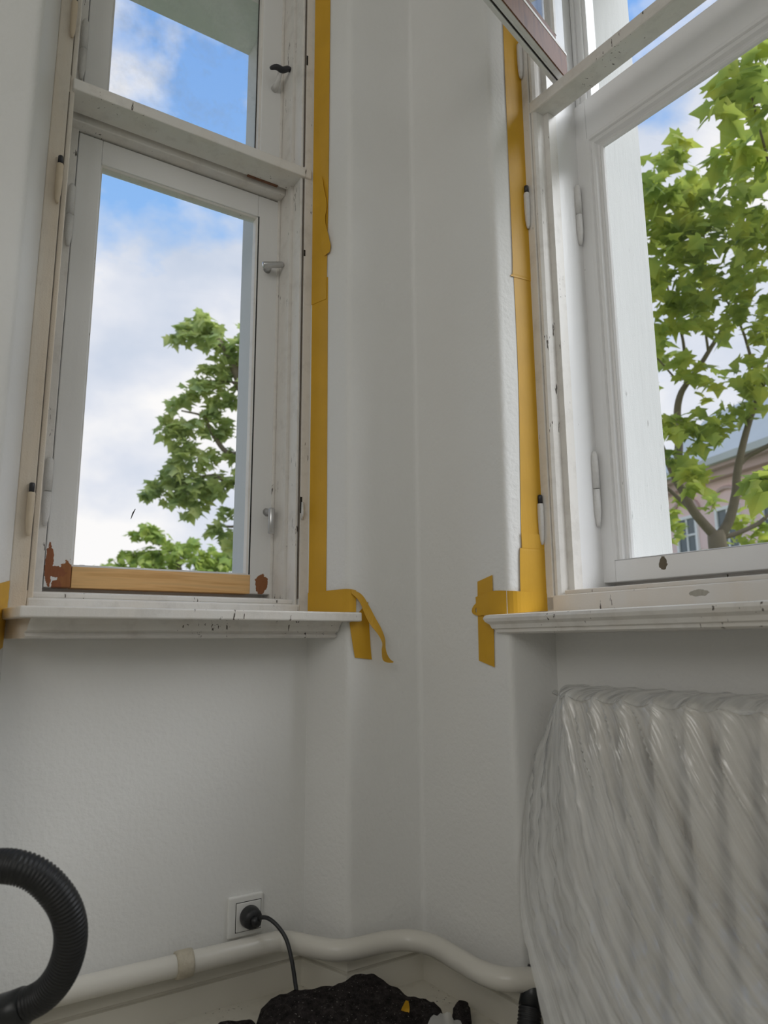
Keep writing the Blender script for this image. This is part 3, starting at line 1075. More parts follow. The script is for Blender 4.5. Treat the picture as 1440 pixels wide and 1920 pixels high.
obj('pipe_clamp', bm, 'collar_paint', pipe, True)

# ------------------------------------------------------------------ socket and plug
so_ = empty('power_socket', ML)
tag(so_, 'square white wall socket above the heating pipe', 'socket')
bm = B((-0.181, -0.102, -0.009, 0.001, 0.119, 0.201))
obj('cover_frame', bm, 'socket_white', so_, bevel=0.004, seg=3)
bm = B((-0.1635, -0.108, -0.0115, -0.008, 0.131, 0.187))
ins = obj('insert', bm, 'socket_white', so_, bevel=0.001)
obj('dark_joint', B((-0.1648, -0.1068, -0.0095, -0.0088, 0.1297, 0.1883)), 'dark_gap', so_)
cord = empty('plug_and_lead', None)
cord.location = L(-0.135, -0.0117, 0.159)
tag(cord, 'black plug with its cord hanging from the wall socket to the floor', 'plug')
o_ = cord.location.copy()
bm = bmesh.new()
pc0 = L(-0.135, -0.0117, 0.159) - o_
yd = (L(0, -1, 0) - L(0, 0, 0))
tube(bm, [pc0, pc0 + yd * 0.004, pc0 + yd * 0.022, pc0 + yd * 0.028], [0.0215, 0.0225, 0.0205, 0.017], 24)
ct = L(-0.126, -0.043, 0.152) - o_
tube(bm, [pc0 + yd * 0.02, pc0 + yd * 0.03 + Vector((0.003, 0, -0.003)), ct], [0.012, 0.010, 0.0085], 14)
obj('plug', bm, 'plug_black', cord, True)
cpts = [(480, 1727, 1.50), (488, 1721, 1.485), (503, 1722, 1.475), (521, 1737, 1.465), (537, 1762, 1.45), (547, 1800, 1.43), (554, 1845, 1.41), (559, 1885, 1.39), (563, 1935, 1.36), (560, 2010, 1.31), (520, 2100, 1.26)]
cw = [at(*p) for p in cpts]
cw[-1].z = 0.03
bm = bmesh.new()
c0 = L(-0.126, -0.043, 0.152)
tube(bm, [p - o_ for p in catmull([c0] + cw[1:] + [cw[-1] + Vector((-0.3, -0.35, -0.024))], 8)], 0.0042, 10)
obj('cord', bm, 'plug_black', cord, True)

# ------------------------------------------------------------------ radiator and its dust sheet
rad = empty('radiator', MR)
tag(rad, 'cast iron column radiator in the niche under the wide window, seen through film', 'radiator')
me = None


def rad_section():
    bm = bmesh.new()
    # two upright columns joined by round top and bottom necks
    for y0, y1 in ((-0.150, -0.105), (-0.080, -0.035)):
        ym, ry = (y0 + y1) / 2, (y1 - y0) / 2
        rings = []
        for z, k in ((0.075, 0.35), (0.085, 0.8), (0.105, 1), (0.60, 1), (0.62, 0.8), (0.63, 0.35)):
            rings.append([bm.verts.new((0.021 * k * math.cos(a), ym + ry * k * math.sin(a), z)) for a in [2 * PI * i / 12 for i in range(12)]])
        for r0, r1 in zip(rings, rings[1:]):
            for i in range(12):
                bm.faces.new((r0[i], r0[(i + 1) % 12], r1[(i + 1) % 12], r1[i]))
        bm.faces.new(rings[0][::-1])
        bm.faces.new(rings[-1])
    for z in (0.115, 0.585):
        tube(bm, [Vector((-0.0295, -0.0925, z)), Vector((0.0295, -0.0925, z))], 0.026, 14)
        box(bm, -0.016, 0.016, -0.13, -0.05, z - 0.024, z + 0.028)
    return bm


first = obj('section', rad_section(), 'radiator_paint', rad, True)
first.location.x = 0.150
for i in range(1, 15):
    c = first.copy()
    COL.objects.link(c)
    c.parent = rad
    c.location.x = 0.150 + 0.060 * i
obj('foot', B((0.136, 0.164, -0.14, -0.045, 0.0, 0.09)), 'radiator_paint', rad, bevel=0.004)
obj('foot', B((0.916, 0.944, -0.14, -0.045, 0.0, 0.09)), 'radiator_paint', rad, bevel=0.004)


def Rd(px, py, d):
    """point of the vertical plane at depth d of the right wall, seen at that pixel"""
    q = at(px, py, 1.0) - CAMP
    p0 = R(0, d)
    n = Vector((nR.x, nR.y, 0))
    return CAMP + q * ((p0 - CAMP).dot(n) / q.dot(n))


cols = [
    [(1050, 1297, -.05), (1028, 1350, -.065), (1000, 1440, -.085), (985, 1530, -.105), (976, 1640, -.135), (979, 1740, -.20), (1004, 1850, -.27), (1024, 1940, -.33)],
    [(1046, 1299, -.10), (1040, 1350, -.11), (1030, 1440, -.13), (1026, 1530, -.15), (1030, 1640, -.18), (1046, 1740, -.22), (1080, 1850, -.28), (1105, 1940, -.335)],
    [(1056, 1301, -.152), (1060, 1350, -.16), (1072, 1440, -.175), (1085, 1530, -.195), (1103, 1640, -.225), (1130, 1740, -.26), (1165, 1850, -.30), (1198, 1940, -.34)],
    [(1103, 1306, -.153), (1112, 1350, -.163), (1130, 1440, -.178), (1150, 1530, -.20), (1178, 1640, -.232), (1212, 1740, -.265), (1252, 1850, -.305), (1288, 1940, -.34)],
    [(1166, 1311, -.154), (1178, 1350, -.164), (1198, 1440, -.18), (1222, 1530, -.203), (1256, 1640, -.236), (1296, 1740, -.27), (1342, 1850, -.308), (1382, 1940, -.342)],
    [(1275, 1320, -.155), (1284, 1350, -.161), (1303, 1440, -.172), (1328, 1530, -.19), (1364, 1640, -.222), (1408, 1740, -.262), (1460, 1850, -.305), (1502, 1940, -.343)],
    [(1416, 1330, -.155), (1422, 1350, -.158), (1436, 1440, -.163), (1455, 1530, -.174), (1488, 1640, -.20), (1532, 1740, -.245), (1586, 1850, -.30), (1630, 1940, -.343)],
    [(1610, 1345, -.155), (1614, 1370, -.158), (1626, 1450, -.162), (1644, 1540, -.172), (1680, 1650, -.20), (1726, 1760, -.245), (1782, 1870, -.30), (1828, 1970, -.343)],
    [(1900, 1366, -.155), (1906, 1400, -.158), (1920, 1480, -.162), (1944, 1570, -.172), (1984, 1690, -.20), (2040, 1810, -.245), (2104, 1930, -.30), (2160, 2040, -.343)],
]
NV, NU = 18, 34
RIDGES = [(0.25, 0.5, 0.05, 0.009, 0.0, 0.9), (0.9, 0.25, 0.05, 0.010, 0.0, 0.95), (1.55, 0.5, 0.045, 0.008, 0.02, 1.0), (2.0, 0.35, 0.05, 0.010, 0.0, 0.9), (2.45, 0.8, 0.05, 0.012, 0.03, 1.0), (2.9, 0.55, 0.06, 0.010, 0.0, 0.8), (3.25, 1.0, 0.05, 0.012, 0.03, 1.0), (3.75, 0.8, 0.05, 0.010, 0.0, 0.75), (4.05, 1.35, 0.045, 0.013, 0.02, 1.0), (4.55, 1.5, 0.05, 0.009, 0.05, 0.95), (4.95, 1.9, 0.05, 0.010, 0.15, 1.0), (5.6, 1.6, 0.06, 0.010, 0.25, 1.0), (6.4, 1.5, 0.06, 0.010, 0.3, 1.0), (0.0, 1.6, 0.05, 0.006, 0.1, 0.8)]
grid = []
for ci, c in enumerate(cols + [cols[-1]]):
    w = [Rd(*p) for p in c]
    if ci == len(cols):      # the far end, beyond the picture
        w = [p + Vector((uR.x, uR.y, 0)) * 0.30 for p in w]
    ex = w[-1] + (w[-1] - w[-2]) * 1.0
    ex2 = w[-1] + (w[-1] - w[-2]) * 1.9
    ex2.z = 0.006
    ex.z = max(ex.z, 0.09)
    top = MR.inverted() @ w[0]
    pre = []
    yb = -0.028
    if ci >= 1:
        for k in range(3):
            f = k / 3
            q = Vector((top.x + (0.0 if ci > 1 else 0.0), yb + (top.y - yb) * f, max(top.z, 0.640) + 0.004))
            pre.append(MR @ q)
    else:
        pre = [R(0.118, -0.030, 0.645), R(0.113, -0.036, 0.643), R(0.108, -0.043, 0.640)]
    grid.append(catmull(pre + w + [ex, ex2], NV))
rows = []
nrow = len(grid[0])
for r in range(nrow):
    rows.append(catmull([g[r] for g in grid], NU))
bm = bmesh.new()
lay = bm.verts.layers.float.new('layers')      # how far the film lies doubled up there
nu = len(rows[0])
# local normals for the pleats
vv = []
for r in range(nrow):
    line = []
    for u in range(nu):
        p = rows[r][u]
        du = rows[r][min(u + 1, nu - 1)] - rows[r][max(u - 1, 0)]
        dv = rows[min(r + 1, nrow - 1)][u] - rows[max(r - 1, 0)][u]
        nm = du.cross(dv)
        nm = nm.normalized() if nm.length > 1e-9 else Vector((0, -1, 0))
        if nm.dot(CAMP - p) < 0:
            nm = -nm
        t = max(0.0, (r - 3 * NV) / (nrow - 3 * NV))           # 0 on the top edge, 1 at the floor
        uu = u / NU
        loc = MR.inverted() @ p
        if r <= 3 * NV:
            # top: sagging a little between the sections
            rib = abs(math.sin(PI * (loc.x - 0.150) / 0.060))
            amp = -0.010 * rib * (0.4 + 0.6 * (r / (3 * NV))) * (1 if uu > 1.0 else uu)
            line.append(p + Vector((0, 0, amp)))
            continue
        rib = abs(math.sin(PI * (loc.x - 0.150) / 0.060))
        a = -0.011 * rib * max(0.0, 1 - t * 3.2)
        pl = min(1.0, t * 4.0)
        for (u0, k, w_, am, t0, t1) in RIDGES:
            du_ = uu - (u0 + k * t + 0.12 * noise.noise(Vector((t * 4, u0 * 7, 2.0))))
            win = min(1.0, max(0.0, (t - t0) / 0.08)) * min(1.0, max(0.0, (t1 - t) / 0.12))
            wd = w_ * (0.6 + 0.9 * t) * (0.5 if du_ < 0 else 1.3)
            a += 1.15 * am * math.exp(-abs(du_) / (0.7 * wd)) * win
        a += 0.007 * noise.noise(Vector((uu * 1.6 + 3, t * 2.5, 5.0))) * pl
        # crushed patch low on the left flank
        cp_ = math.exp(-((uu - 1.15) / 0.55) ** 2 - ((t - 0.42) / 0.16) ** 2)
        a += (0.004 * pl + 0.012 * cp_) * (0.5 - abs(noise.noise(Vector((loc.x * 30, loc.y * 30, loc.z * 18)))))
        line.append(p + nm * a)
    vv.append([bm.verts.new(q) for q in line])
uvl = bm.loops.layers.uv.new('UVMap')
for r in range(nrow):
    for u in range(nu):
        t_ = max(0.0, (r - 3 * NV) / (nrow - 3 * NV))
        vv[r][u][lay] = min(1.0, t_ * 2.2) * max(0.0, min(1.0, (4.3 + 1.2 * noise.noise(Vector((t_ * 5, 1, 1))) - u / NU + t_ * 0.8) / 1.6))


def fold_uv(r, u):
    t_ = max(0.0, (r - 3 * NV) / (nrow - 3 * NV))
    return (u / NU - 0.6 * t_ - 0.25 * (u / NU) * t_, r / NV)


for r in range(nrow - 1):
    for u in range(nu - 1):
        q4 = ((r, u), (r, u + 1), (r + 1, u + 1), (r + 1, u))
        f = bm.faces.new([vv[i][j] for i, j in q4])
        for lp_, (i, j) in zip(f.loops, q4):
            lp_[uvl].uv = fold_uv(i, j)
sheet = obj('dust_sheet', bm, 'plastic_film', None, True)
tag(sheet, 'thin translucent plastic dust sheet draped over the radiator down to the floor', 'sheet')

# ------------------------------------------------------------------ felt floor cloth and scraps


def heap(name, outline, hgt, label, cat, mat, seed, rings=16, rough=0.012):
    ctr = sum((Vector(p) for p in outline), Vector((0, 0))) / len(outline)
    edge = catmull([(p[0], p[1], 0) for p in outline + [outline[0]]], 10)[:-1]
    bm = bmesh.new()
    R0 = []
    for k in range(rings + 1):
        f = 1 - k / rings
        ln = []
        for e in edge:
            p = Vector((ctr.x + (e.x - ctr.x) * f, ctr.y + (e.y - ctr.y) * f, 0))
            base = hgt(p.x, p.y) * min(1.0, (k / rings * 9) ** 0.5 if k else 0)
            nz = rough * noise.fractal(Vector((p.x * 9 + seed, p.y * 9, seed)), 1.0, 2.0, 4)
            rg = 0.004 * noise.noise(Vector((p.x * 60, p.y * 60, seed)))
            p.z = max(0.0, base + (nz + rg if k else 0)) + (0.004 if k else 0)
            if k <= 1:
                p.x += 0.006 * noise.noise(Vector((e.x * 50, e.y * 50, 2)))
                p.y += 0.006 * noise.noise(Vector((e.x * 50, e.y * 50, 7)))
            ln.append(bm.verts.new(p))
        R0.append(ln)
    n = len(edge)
    for a, b in zip(R0, R0[1:]):
        for i in range(n):
            bm.faces.new((a[i], a[(i + 1) % n], b[(i + 1) % n], b[i]))
    o = obj(name, bm, mat, None, True)
    tag(o, label, cat, 'pieces of dark felt')
    return o


def atz(px, py, z):
    q = at(px, py, 1.0) - CAMP
    return CAMP + q * ((z - H) / q.z)


def ol(*pts):
    return [tuple(atz(px, py, z).xy) for px, py, z in pts]


out_ = ol((470, 1945, 0.02), (487, 1890, 0.03), (560, 1862, 0.05), (625, 1842, 0.06), (690, 1822, 0.07), (735, 1850, 0.05), (768, 1874, 0.03), (826, 1888, 0.025), (838, 1925, 0.01), (830, 2050, 0.0), (640, 2120, 0.0), (440, 2080, 0.0))
pk = atz(685, 1826, 0.065)
pk2 = atz(540, 1880, 0.05)


def h_main(x, y):
    d1 = (Vector((x, y)) - pk.xy).length
    d2 = (Vector((x, y)) - pk2.xy).length
    return 0.026 + 0.040 * math.exp(-(d1 / 0.10) ** 2) + 0.026 * math.exp(-(d2 / 0.09) ** 2)


heap('felt_cloth', out_, h_main, 'crumpled dark grey felt cloth heaped on the floor in the corner', 'cloth', 'felt', 3.0)
out2 = ol((400, 1932, 0.01), (420, 1914, 0.015), (455, 1905, 0.02), (480, 1908, 0.02), (500, 1960, 0.0), (440, 2050, 0.0), (380, 2020, 0))
heap('felt_cloth', out2, lambda x, y: 0.016, 'small flat scrap of dark felt beside the heaped cloth, near the plug cord', 'cloth', 'felt', 8.0, 8, 0.006)
out3 = ol((846, 1930, 0.0), (852, 1908, 0.0), (866, 1899, 0.0), (880, 1905, 0.0), (884, 1940, 0.0), (864, 1960, 0.0))
heap('felt_cloth', out3, lambda x, y: 0.022, 'tiny rolled scrap of dark felt on the bare floor near the skirting', 'cloth', 'felt', 5.0, 8, 0.004)

# torn bit of tape standing on the cloth
tl_ = [at(x, y, d) for x, y, d in ((752, 1945, 1.33), (749, 1915, 1.34), (752, 1895, 1.345), (761, 1876, 1.35))]
tr_ = [at(x, y, d) for x, y, d in ((768, 1945, 1.33), (764, 1915, 1.335), (768, 1893, 1.35), (766, 1877, 1.352))]
ribbon('tape_scrap', tl_, tr_, None, lift=0.0)
tag(bpy.data.objects['tape_scrap'], 'torn yellow tape scrap lying on the dark felt cloth', 'tape')
# crumpled clear film offcut
bm = bmesh.new()
gp = []
for i in range(13):
    ln = []
    for j in range(9):
        p = atz(795 + 75 * i / 12, 1935 - 12 * math.sin(PI * i / 12) + j * 9, 0.028)
        p.z = 0.036 + 0.014 * math.sin(PI * i / 12) * (1 - j / 9) + 0.010 * noise.noise(Vector((i * 0.6, j * 0.7, 4)))
        ln.append(bm.verts.new(p))
    gp.append(ln)
for i in range(12):
    for j in range(8):
        bm.faces.new((gp[i][j], gp[i + 1][j], gp[i + 1][j + 1], gp[i][j + 1]))
tag(obj('film_offcut', bm, 'plastic_film', None, True), 'crumpled clear plastic offcut on the edge of the felt cloth', 'film')

# ------------------------------------------------------------------ vacuum hose


def ribbed(pts, r0, r1, pitch, seg=24):
    """corrugated hose: resampled evenly, radius alternating between ridge and groove"""
    bm = bmesh.new()
    ln = [0]
    for a, b in zip(pts, pts[1:]):
        ln.append(ln[-1] + (b - a).length)
    tot = ln[-1]
    n = int(tot / pitch * 4)
    P, Rr, j = [], [], 0
    for i in range(n + 1):
        s = tot * i / n
        while j < len(ln) - 2 and ln[j + 1] < s:
            j += 1
        f = (s - ln[j]) / max(1e-9, ln[j + 1] - ln[j])
        P.append(pts[j].lerp(pts[j + 1], f))
        Rr.append((r0, (r0 + r1) / 2 + (r1 - r0) * 0.3, r1, (r0 + r1) / 2 + (r1 - r0) * 0.3)[i % 4])
    tube(bm, P, Rr, seg)
    return bm


hose = empty('vacuum_hose', None)
hose.location = at(-60, 1905, 0.95)
hose.location.z = 0.0
tag(hose, 'looped black corrugated vacuum hose with a smooth cuff beside the left wall', 'hose')
ho = hose.location.copy()
hp = [(-420, 1990, 0.86), (-330, 1830, 0.88), (-220, 1690, 0.91), (-110, 1632, 0.93), (-20, 1624, 0.95), (30, 1626, 0.95), (72, 1643, 0.955), (106, 1676, 0.96), (126, 1712, 0.965), (133, 1750, 0.97), (128, 1790, 0.975), (112, 1830, 0.98), (84, 1864, 0.985), (46, 1886, 0.985)]
hpts = [at(*p) - ho for p in hp]
hpts = [Vector((hpts[0].x - 0.05, hpts[0].y, 0.03)) if False else p for p in hpts]
bm = ribbed(catmull(hpts, 12), 0.0198, 0.0222, 0.0052)
obj('hose_tube', bm, 'hose_black', hose, True)
cp = [at(50, 1884, 0.985) - ho, at(20, 1897, 0.985) - ho, at(-60, 1921, 0.975) - ho, at(-160, 1945, 0.96) - ho]
bm = bmesh.new()
tube(bm, [cp[0], cp[0].lerp(cp[1], 0.1), cp[1], cp[2], cp[3]], [0.020, 0.0245, 0.0255, 0.0245, 0.024], 28)
cuff = obj('hose_cuff', bm, 'hose_cuff', hose, True)
# wand that carries the cuff down to the floor, beyond the picture
bm = bmesh.new()
tube(bm, catmull([cp[3], at(-330, 1990, 0.93) - ho, Vector((at(-480, 2080, 0.9) - ho).xy.to_3d()) + Vector((0, 0, 0.03))], 6), 0.0185, 20)
obj('wand', bm, 'hose_cuff', hose, True)
bm = ribbed(catmull([hpts[0], at(-470, 2100, 0.85) - ho, Vector((at(-520, 2200, 0.85) - ho).xy.to_3d()) + Vector((0, 0, 0.025))], 12), 0.0198, 0.0222, 0.0052)
obj('hose_tube', bm, 'hose_black', hose, True)

# the tube end that leans in the niche beside the dust sheet
end = empty('suction_tube', None)
end.location = Vector((*at(990, 1945, 1.27).xy, 0))
eo = end.location.copy()
tag(end, 'smooth black tube end standing on the floor beside the dust sheet edge', 'tube')
a, b, c_, d_ = at(1006, 1812, 1.34), at(1002, 1836, 1.33), at(994, 1890, 1.30), at(990, 1945, 1.27)
bm = bmesh.new()
tube(bm, [a - eo, b - eo], [0.016, 0.0175], 20)
obj('inner_tube', bm, 'plug_black', end, True)
bm = bmesh.new()
tube(bm, [b - eo, b.lerp(c_, 0.05) - eo, c_ - eo], [0.0175, 0.0205, 0.0215], 24)
obj('collar', bm, 'hose_cuff', end, True)
e_ = c_ + (d_ - c_).normalized() * 0.12
bm = ribbed([c_ - eo, c_.lerp(e_, 0.5) - eo, Vector((*(e_.xy - eo.xy), 0.022)), Vector((*(e_.xy - eo.xy), 0.022)) + Vector((0.12, -0.14, 0))], 0.0190, 0.0215, 0.006)
obj('hose_tube', bm, 'hose_black', end, True)

# ------------------------------------------------------------------ outdoors
GZ = -5.5
bm = bmesh.new()
vs = [bm.verts.new(p) for p in ((-90, -60, GZ), (90, -60, GZ), (90, 120, GZ), (-90, 120, GZ))]
bm.faces.new(vs)
structure('ground', bm, 'ground_green')

LEAF = [(0, 0), (0.16, -0.10), (0.40, -0.06), (0.30, 0.10), (0.62, 0.36), (0.36, 0.40), (0.30, 0.50), (0.22, 0.62), (0.0, 1.0)]


def leaf_verts():
    half = LEAF
    pts = [(x, y) for x, y in half] + [(-x, y) for x, y in reversed(half[1:-1])]
    return [(0, 0.34, 0.0)] + [(x, y, -0.22 * abs(x) - 0.12 * max(0, y - 0.4) ** 2) for x, y in pts]


LV = leaf_verts()
LF = [(0, i, i + 1) for i in range(1, len(LV) - 1)] + [(0, len(LV) - 1, 1)]


def leaf_mesh(mat):
    me = bpy.data.meshes.new('leaf')
    me.from_pydata(LV, [], LF)
    me.materials.append(MATS[mat])
    return me


def leaf_matrix(rng, p, size):
    # leaf blades hang outward: tip droops, upper side roughly to the sky
    yaw = rng.uniform(0, 2 * PI)
    droop = rng.uniform(-0.2, 1.25)
    roll = rng.gauss(0, 0.45)
    return Matrix.Translation(p) @ Matrix.Rotation(yaw, 4, 'Z') @ Matrix.Rotation(-droop, 4, 'X') @ Matrix.Rotation(roll, 4, 'Y') @ Matrix.Scale(size, 4)


def tree(name, label, base, branches, blobs, leaf_mat, size, n_parts, seed, group=None, fill=1.0):
    """branches: (points [(px, py, depth)], r0, r1); blobs: (px, py, radius px, depth, leaves)"""
    rng = random.Random(seed)
    root = empty(name, Matrix.Translation(base))
    tag(root, label, 'tree', group)
    for i, (pts, r0, r1) in enumerate(branches):
        P = catmull([(at(*p) if not isinstance(p, Vector) else p) - base for p in pts], 6)
        bm = bmesh.new()
        tube(bm, P, [r0 + (r1 - r0) * k / (len(P) - 1) for k in range(len(P))], 9)
        obj('trunk' if i == 0 else 'branch', bm, 'bark', root, True)
    L_ = []
    for (px, py, r, dep, cnt) in blobs:
        for _ in range(int(cnt * fill)):
            while True:
                x, y, z = (rng.uniform(-1, 1) for _ in range(3))
                if x * x + y * y + z * z < 1:
                    break
            dd = dep + z * r * dep / FPX * 1.3
            L_.append(at(px + x * r, py + y * r, dd))
    L_.sort(key=lambda p: (p - CAMP).length + (0 if -50 < (p - CAMP).dot(CX) / (p - CAMP).dot(CF) * FPX + 720 < 1460 else 50))
    me = leaf_mesh(leaf_mat)
    for p in L_[:n_parts]:
        o = bpy.data.objects.new('leaf', me)
        COL.objects.link(o)
        o.parent = root
        o.matrix_basis = leaf_matrix(rng, p - base, size * rng.uniform(0.75, 1.15))
    V, F = [], []
    for p in L_[n_parts:]:
        mm = leaf_matrix(rng, p - base, size * rng.uniform(0.7, 1.15))
        o_n = len(V)
        V += [tuple(mm @ Vector(v)) for v in LV]
        F += [tuple(i + o_n for i in f) for f in LF]
    me2 = bpy.data.meshes.new('foliage')
    me2.from_pydata(V, [], F)
    me2.materials.append(MATS[leaf_mat])
    o = bpy.data.objects.new('foliage', me2)
    COL.objects.link(o)
    o.parent = root
    o['kind'] = 'stuff'
    return root


D = 5.6
fork = at(1346, 1010, D)
base = Vector((fork.x + 0.1, fork.y + 0.1, GZ))
br_ = [
    ([base, base.lerp(fork, 0.5) + Vector((0.1, 0, 0)), fork + Vector((0.0, 0, -0.25)), fork], 0.13, 0.046),
    ([fork, (1320, 982, D), (1299, 956, D), (1283, 925, D), (1270, 904, D), (1256, 873, D), (1243, 845, D), (1225, 800, D), (1205, 740, D)], 0.040, 0.020),
    ([fork, (1367, 977, D), (1380, 925, D), (1382, 891, D), (1390, 847, D), (1406, 787, D), (1424, 738, D), (1442, 690, D), (1456, 600, D + .2), (1448, 500, D + .5), (1460, 400, D + .6)], 0.042, 0.006),
    ([(1384, 872, D), (1403, 855, D), (1440, 836, D - .1), (1500, 800, D - .3), (1580, 740, D - .4)], 0.024, 0.012),
    ([(1270, 895, D + .1), (1273, 826, D + .3), (1270, 774, D + .4), (1275, 743, D + .4), (1286, 722, D + .4), (1312, 686, D + .4), (1330, 657, D + .4), (1356, 613, D + .4), (1390, 540, D + .4), (1400, 430, D + .4)], 0.036, 0.010),
    ([(1286, 722, D + .4), (1283, 657, D + .4), (1275, 615, D + .4), (1255, 553, D + .4), (1240, 470, D + .4)], 0.016, 0.006),
    ([(1328, 660, D + .4), (1322, 605, D + .4), (1326, 540, D + .4), (1320, 430, D + .4)], 0.012, 0.005),
    ([(1412, 690, D), (1402, 650, D), (1388, 610, D), (1360, 560, D)], 0.014, 0.006),
    ([fork, (1382, 1000, D), (1421, 982, D), (1450, 960, D), (1520, 930, D)], 0.022, 0.012),
    ([(1270, 714, D + .4), (1247, 688, D + .4), (1222, 660, D + .4)], 0.010, 0.005),
    ([(1330, 1000, D + .1), (1300, 960, D + .1), (1268, 930, D + .2), (1240, 905, D + .2)], 0.022, 0.014),
    ([(1470, 420, 4.8), (1440, 300, 4.5), (1424, 240, 4.35), (1412, 190, 4.2), (1395, 140, 4.1)], 0.010, 0.003),
]
bl_ = [
    (1405, 110, 55, 4.0, 26), (1348, 175, 38, 4.0, 18), (1418, 185, 50, 4.1, 26), (1440, 60, 50, 4.1, 22), (1330, 205, 18, 3.9, 5), (1362, 218, 18, 3.9, 6), (1490, 150, 90, 4.2, 50),
    (1238, 330, 46, 5.2, 40), (1270, 270, 26, 5.2, 16), (1420, 270, 45, 4.6, 34), (1370, 300, 40, 4.8, 30),
    (1240, 400, 60, 5.4, 70), (1305, 370, 60, 5.4, 60), (1390, 350, 60, 5.2, 64), (1260, 460, 60, 5.4, 70), (1335, 440, 70, 5.4, 90), (1420, 440, 60, 5.3, 80),
    (1245, 540, 42, 5.6, 40), (1310, 530, 50, 5.6, 56), (1400, 540, 60, 5.5, 70), (1440, 620, 45, 5.5, 46), (1235, 600, 26, 5.6, 16), (1300, 590, 45, 5.6, 36),
    (1340, 600, 40, 5.7, 30), (1290, 690, 30, 5.8, 18), (1330, 715, 36, 5.8, 26), (1400, 700, 36, 5.6, 26), (1400, 760, 36, 5.6, 28), (1255, 800, 36, 5.4, 30), (1310, 800, 46, 5.5, 46), (1350, 790, 36, 5.5, 30), (1250, 860, 22, 5.4, 10),
    (1245, 650, 26, 6, 12), (1430, 700, 30, 5.4, 20), (1305, 905, 36, 5.3, 26), (1290, 880, 24, 5.3, 14), (1425, 915, 32, 3.6, 16), (1440, 880, 26, 3.6, 9), (1340, 945, 24, 6.2, 12), (1265, 985, 26, 6.5, 16), (1400, 985, 36, 6.4, 26), (1270, 940, 20, 6.5, 8), (1440, 1000, 30, 6.4, 14), (1345, 1030, 40, 6.5, 24),
    (1540, 300, 110, 5.2, 150), (1560, 520, 120, 5.4, 150), (1560, 740, 110, 5.5, 110), (1580, 930, 90, 5.5, 70), (1700, 400, 150, 5.6, 150), (1180, 380, 60, 5.6, 60), (1170, 520, 60, 5.8, 60), (1170, 700, 60, 6, 50), (1500, 20, 80, 4.6, 40),
]
tree('maple_tree', 'tall maple tree with forked branches right outside the wide window', base, br_, bl_, 'maple_leaf', 0.135, 300, 11, 'maple trees outside', 0.88)

D = 9.0
base = Vector((*at(500, 1000, D).xy, GZ))
br_ = [
    ([base, at(505, 1000, D), (490, 900, D), (470, 780, D), (440, 690, D), (410, 640, D), (385, 600, D)], 0.16, 0.012),
    ([(490, 900, D), (440, 905, D), (395, 893, D), (340, 905, D), (290, 915, D)], 0.045, 0.010),
    ([(482, 850, D), (430, 850, D), (404, 822, D), (392, 800, D), (380, 780, D), (340, 770, D)], 0.04, 0.010),
    ([(470, 780, D), (446, 728, D), (430, 715, D), (400, 722, D)], 0.03, 0.010),
    ([(495, 950, D), (450, 985, D), (400, 985, D)], 0.03, 0.01),
]
bl_ = [
    (375, 608, 26, D, 34), (350, 628, 20, D, 20), (330, 632, 12, D, 9), (400, 632, 26, D, 32), (425, 660, 22, D, 26), (420, 695, 18, D, 18), (385, 690, 12, D, 8),
    (380, 722, 24, D, 24), (350, 742, 20, D, 18), (325, 755, 14, D, 9), (410, 725, 20, D, 18), (400, 762, 24, D, 24), (430, 750, 14, D, 10),
    (312, 800, 20, D, 20), (335, 808, 26, D, 30), (365, 800, 22, D, 20), (415, 800, 20, D, 20), (350, 845, 26, D, 30), (390, 860, 22, D, 20), (430, 850, 14, D, 10), (330, 880, 24, D, 26),
    (360, 905, 30, D, 38), (310, 905, 20, D, 18), (285, 918, 18, D, 13), (272, 930, 10, D, 5), (400, 910, 26, D, 28), (430, 900, 18, D, 14), (330, 930, 24, D, 22), (370, 940, 20, D, 16), (400, 985, 18, D, 14), (425, 960, 14, D, 8), (430, 1010, 20, D, 18), (350, 962, 10, D, 4),
    (470, 640, 40, D, 60), (490, 720, 50, D, 70), (510, 820, 60, D, 90), (510, 940, 60, D, 90), (600, 800, 90, D, 130), (600, 950, 80, D, 100), (560, 680, 60, D, 70),
]
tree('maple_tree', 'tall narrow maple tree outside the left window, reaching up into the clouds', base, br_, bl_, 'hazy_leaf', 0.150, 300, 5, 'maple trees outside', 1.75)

D = 16.0
base = Vector((*at(340, 1100, D).xy, GZ))
br_ = [([base, at(345, 1180, D), (340, 1090, D), (330, 1040, D)], 0.16, 0.03), ([(342, 1110, D), (290, 1060, D), (250, 1040, D)], 0.05, 0.02), ([(342, 1110, D), (400, 1060, D), (420, 1040, D)], 0.05, 0.02)]
bl_ = [(275, 996, 20, D, 40), (250, 1004, 10, D, 10), (300, 1006, 18, D, 30), (240, 1048, 20, D, 40), (280, 1044, 24, D, 60), (320, 1040, 26, D, 70), (360, 1036, 26, D, 70), (400, 1042, 24, D, 60), (430, 1046, 20, D, 40), (205, 1062, 16, D, 20), (180, 1072, 14, D, 14),
       (340, 1070, 60, D, 160), (260, 1080, 50, D, 120), (420, 1080, 50, D, 120), (480, 1050, 50, D, 120), (160, 1110, 50, D, 90), (540, 1060, 60, D, 120)]
tree('lime_tree', 'pale green rounded tree low behind the narrow maple', base, br_, bl_, 'pale_leaf', 0.20, 0, 21)

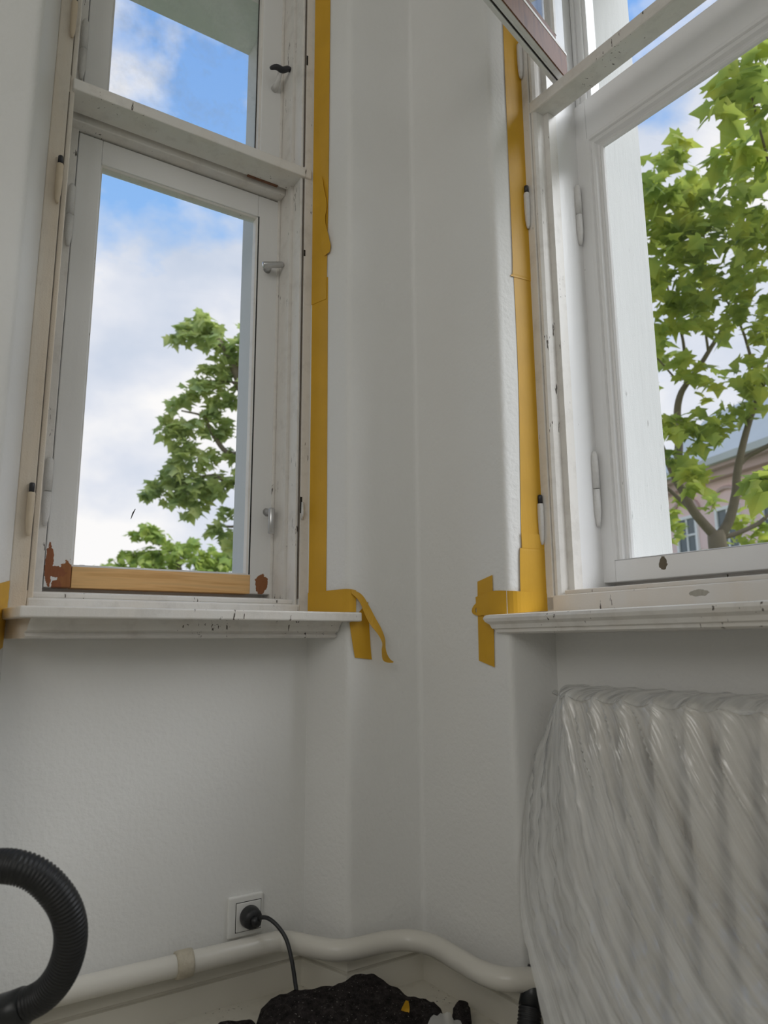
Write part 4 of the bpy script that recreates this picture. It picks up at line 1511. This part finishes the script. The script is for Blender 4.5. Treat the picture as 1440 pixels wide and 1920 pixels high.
# pink house across the street, behind the maple
hd = 21.0
hc = at(1360, 905, hd)
az = math.radians(-15)
hu = Vector((-math.sin(az), -math.cos(az), 0))       # along the eaves, coming nearer to the right
hu = -hu if hu.dot(CX) < 0 else hu
hn = Vector((-hu.y, hu.x, 0))
if hn.dot(CAMP - hc) > 0:
    hn = -hn
MH = Matrix(((hu.x, hn.x, 0, hc.x), (hu.y, hn.y, 0, hc.y), (0, 0, 1, 0), (0, 0, 0, 1)))
house = empty('pink_house', MH)
tag(house, 'pink rendered house with a pale grey roof behind the maple', 'house')
ze = hc.z + 0.35
obj('wall', B((-3.2, 9, 0, 7, GZ, ze)), 'pink_render', house)
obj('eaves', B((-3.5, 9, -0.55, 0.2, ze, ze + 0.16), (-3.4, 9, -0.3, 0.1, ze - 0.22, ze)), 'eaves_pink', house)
obj('gutter', B((-3.55, 9, -0.72, -0.5, ze + 0.10, ze + 0.30)), 'roof_sheet', house)
bm = bmesh.new()
rp_ = [(-0.6, ze + 0.2), (2.6, ze + 3.0), (4.4, ze + 3.0), (7.2, ze + 0.2)]
va = [bm.verts.new((-3.5, a, b)) for a, b in rp_]
vb = [bm.verts.new((9, a, b)) for a, b in rp_]
bm.faces.new(va)
bm.faces.new(vb[::-1])
for i in range(4):
    bm.faces.new((va[i], vb[i], vb[(i + 1) % 4], va[(i + 1) % 4]))
obj('roof', bm, 'roof_sheet', house)
for x in (-1.8, 0.0, 1.8, 3.6, 5.4):
    zw = ze - 2.75
    bm = B(*frame_with_hole(x - 0.5, x + 0.5, zw, zw + 1.7, x - 0.40, x + 0.40, zw + 0.1, zw + 1.6, -0.08, 0.05), (x - 0.03, x + 0.03, -0.06, 0.04, zw + 0.1, zw + 1.6), (x - 0.40, x + 0.40, -0.06, 0.04, zw + 1.05, zw + 1.11))
    wf = obj('window', bm, 'house_window_white', house)
    obj('pane', B((x - 0.40, x + 0.40, -0.03, 0.02, zw + 0.1, zw + 1.6)), 'house_pane', wf)
    bm = bmesh.new()
    arc = [Vector((x + 0.62 * math.cos(a), -0.05, zw + 1.8 + 0.45 * math.sin(a))) for a in [PI * i / 10 for i in range(11)]]
    tube(bm, arc, 0.06, 6)
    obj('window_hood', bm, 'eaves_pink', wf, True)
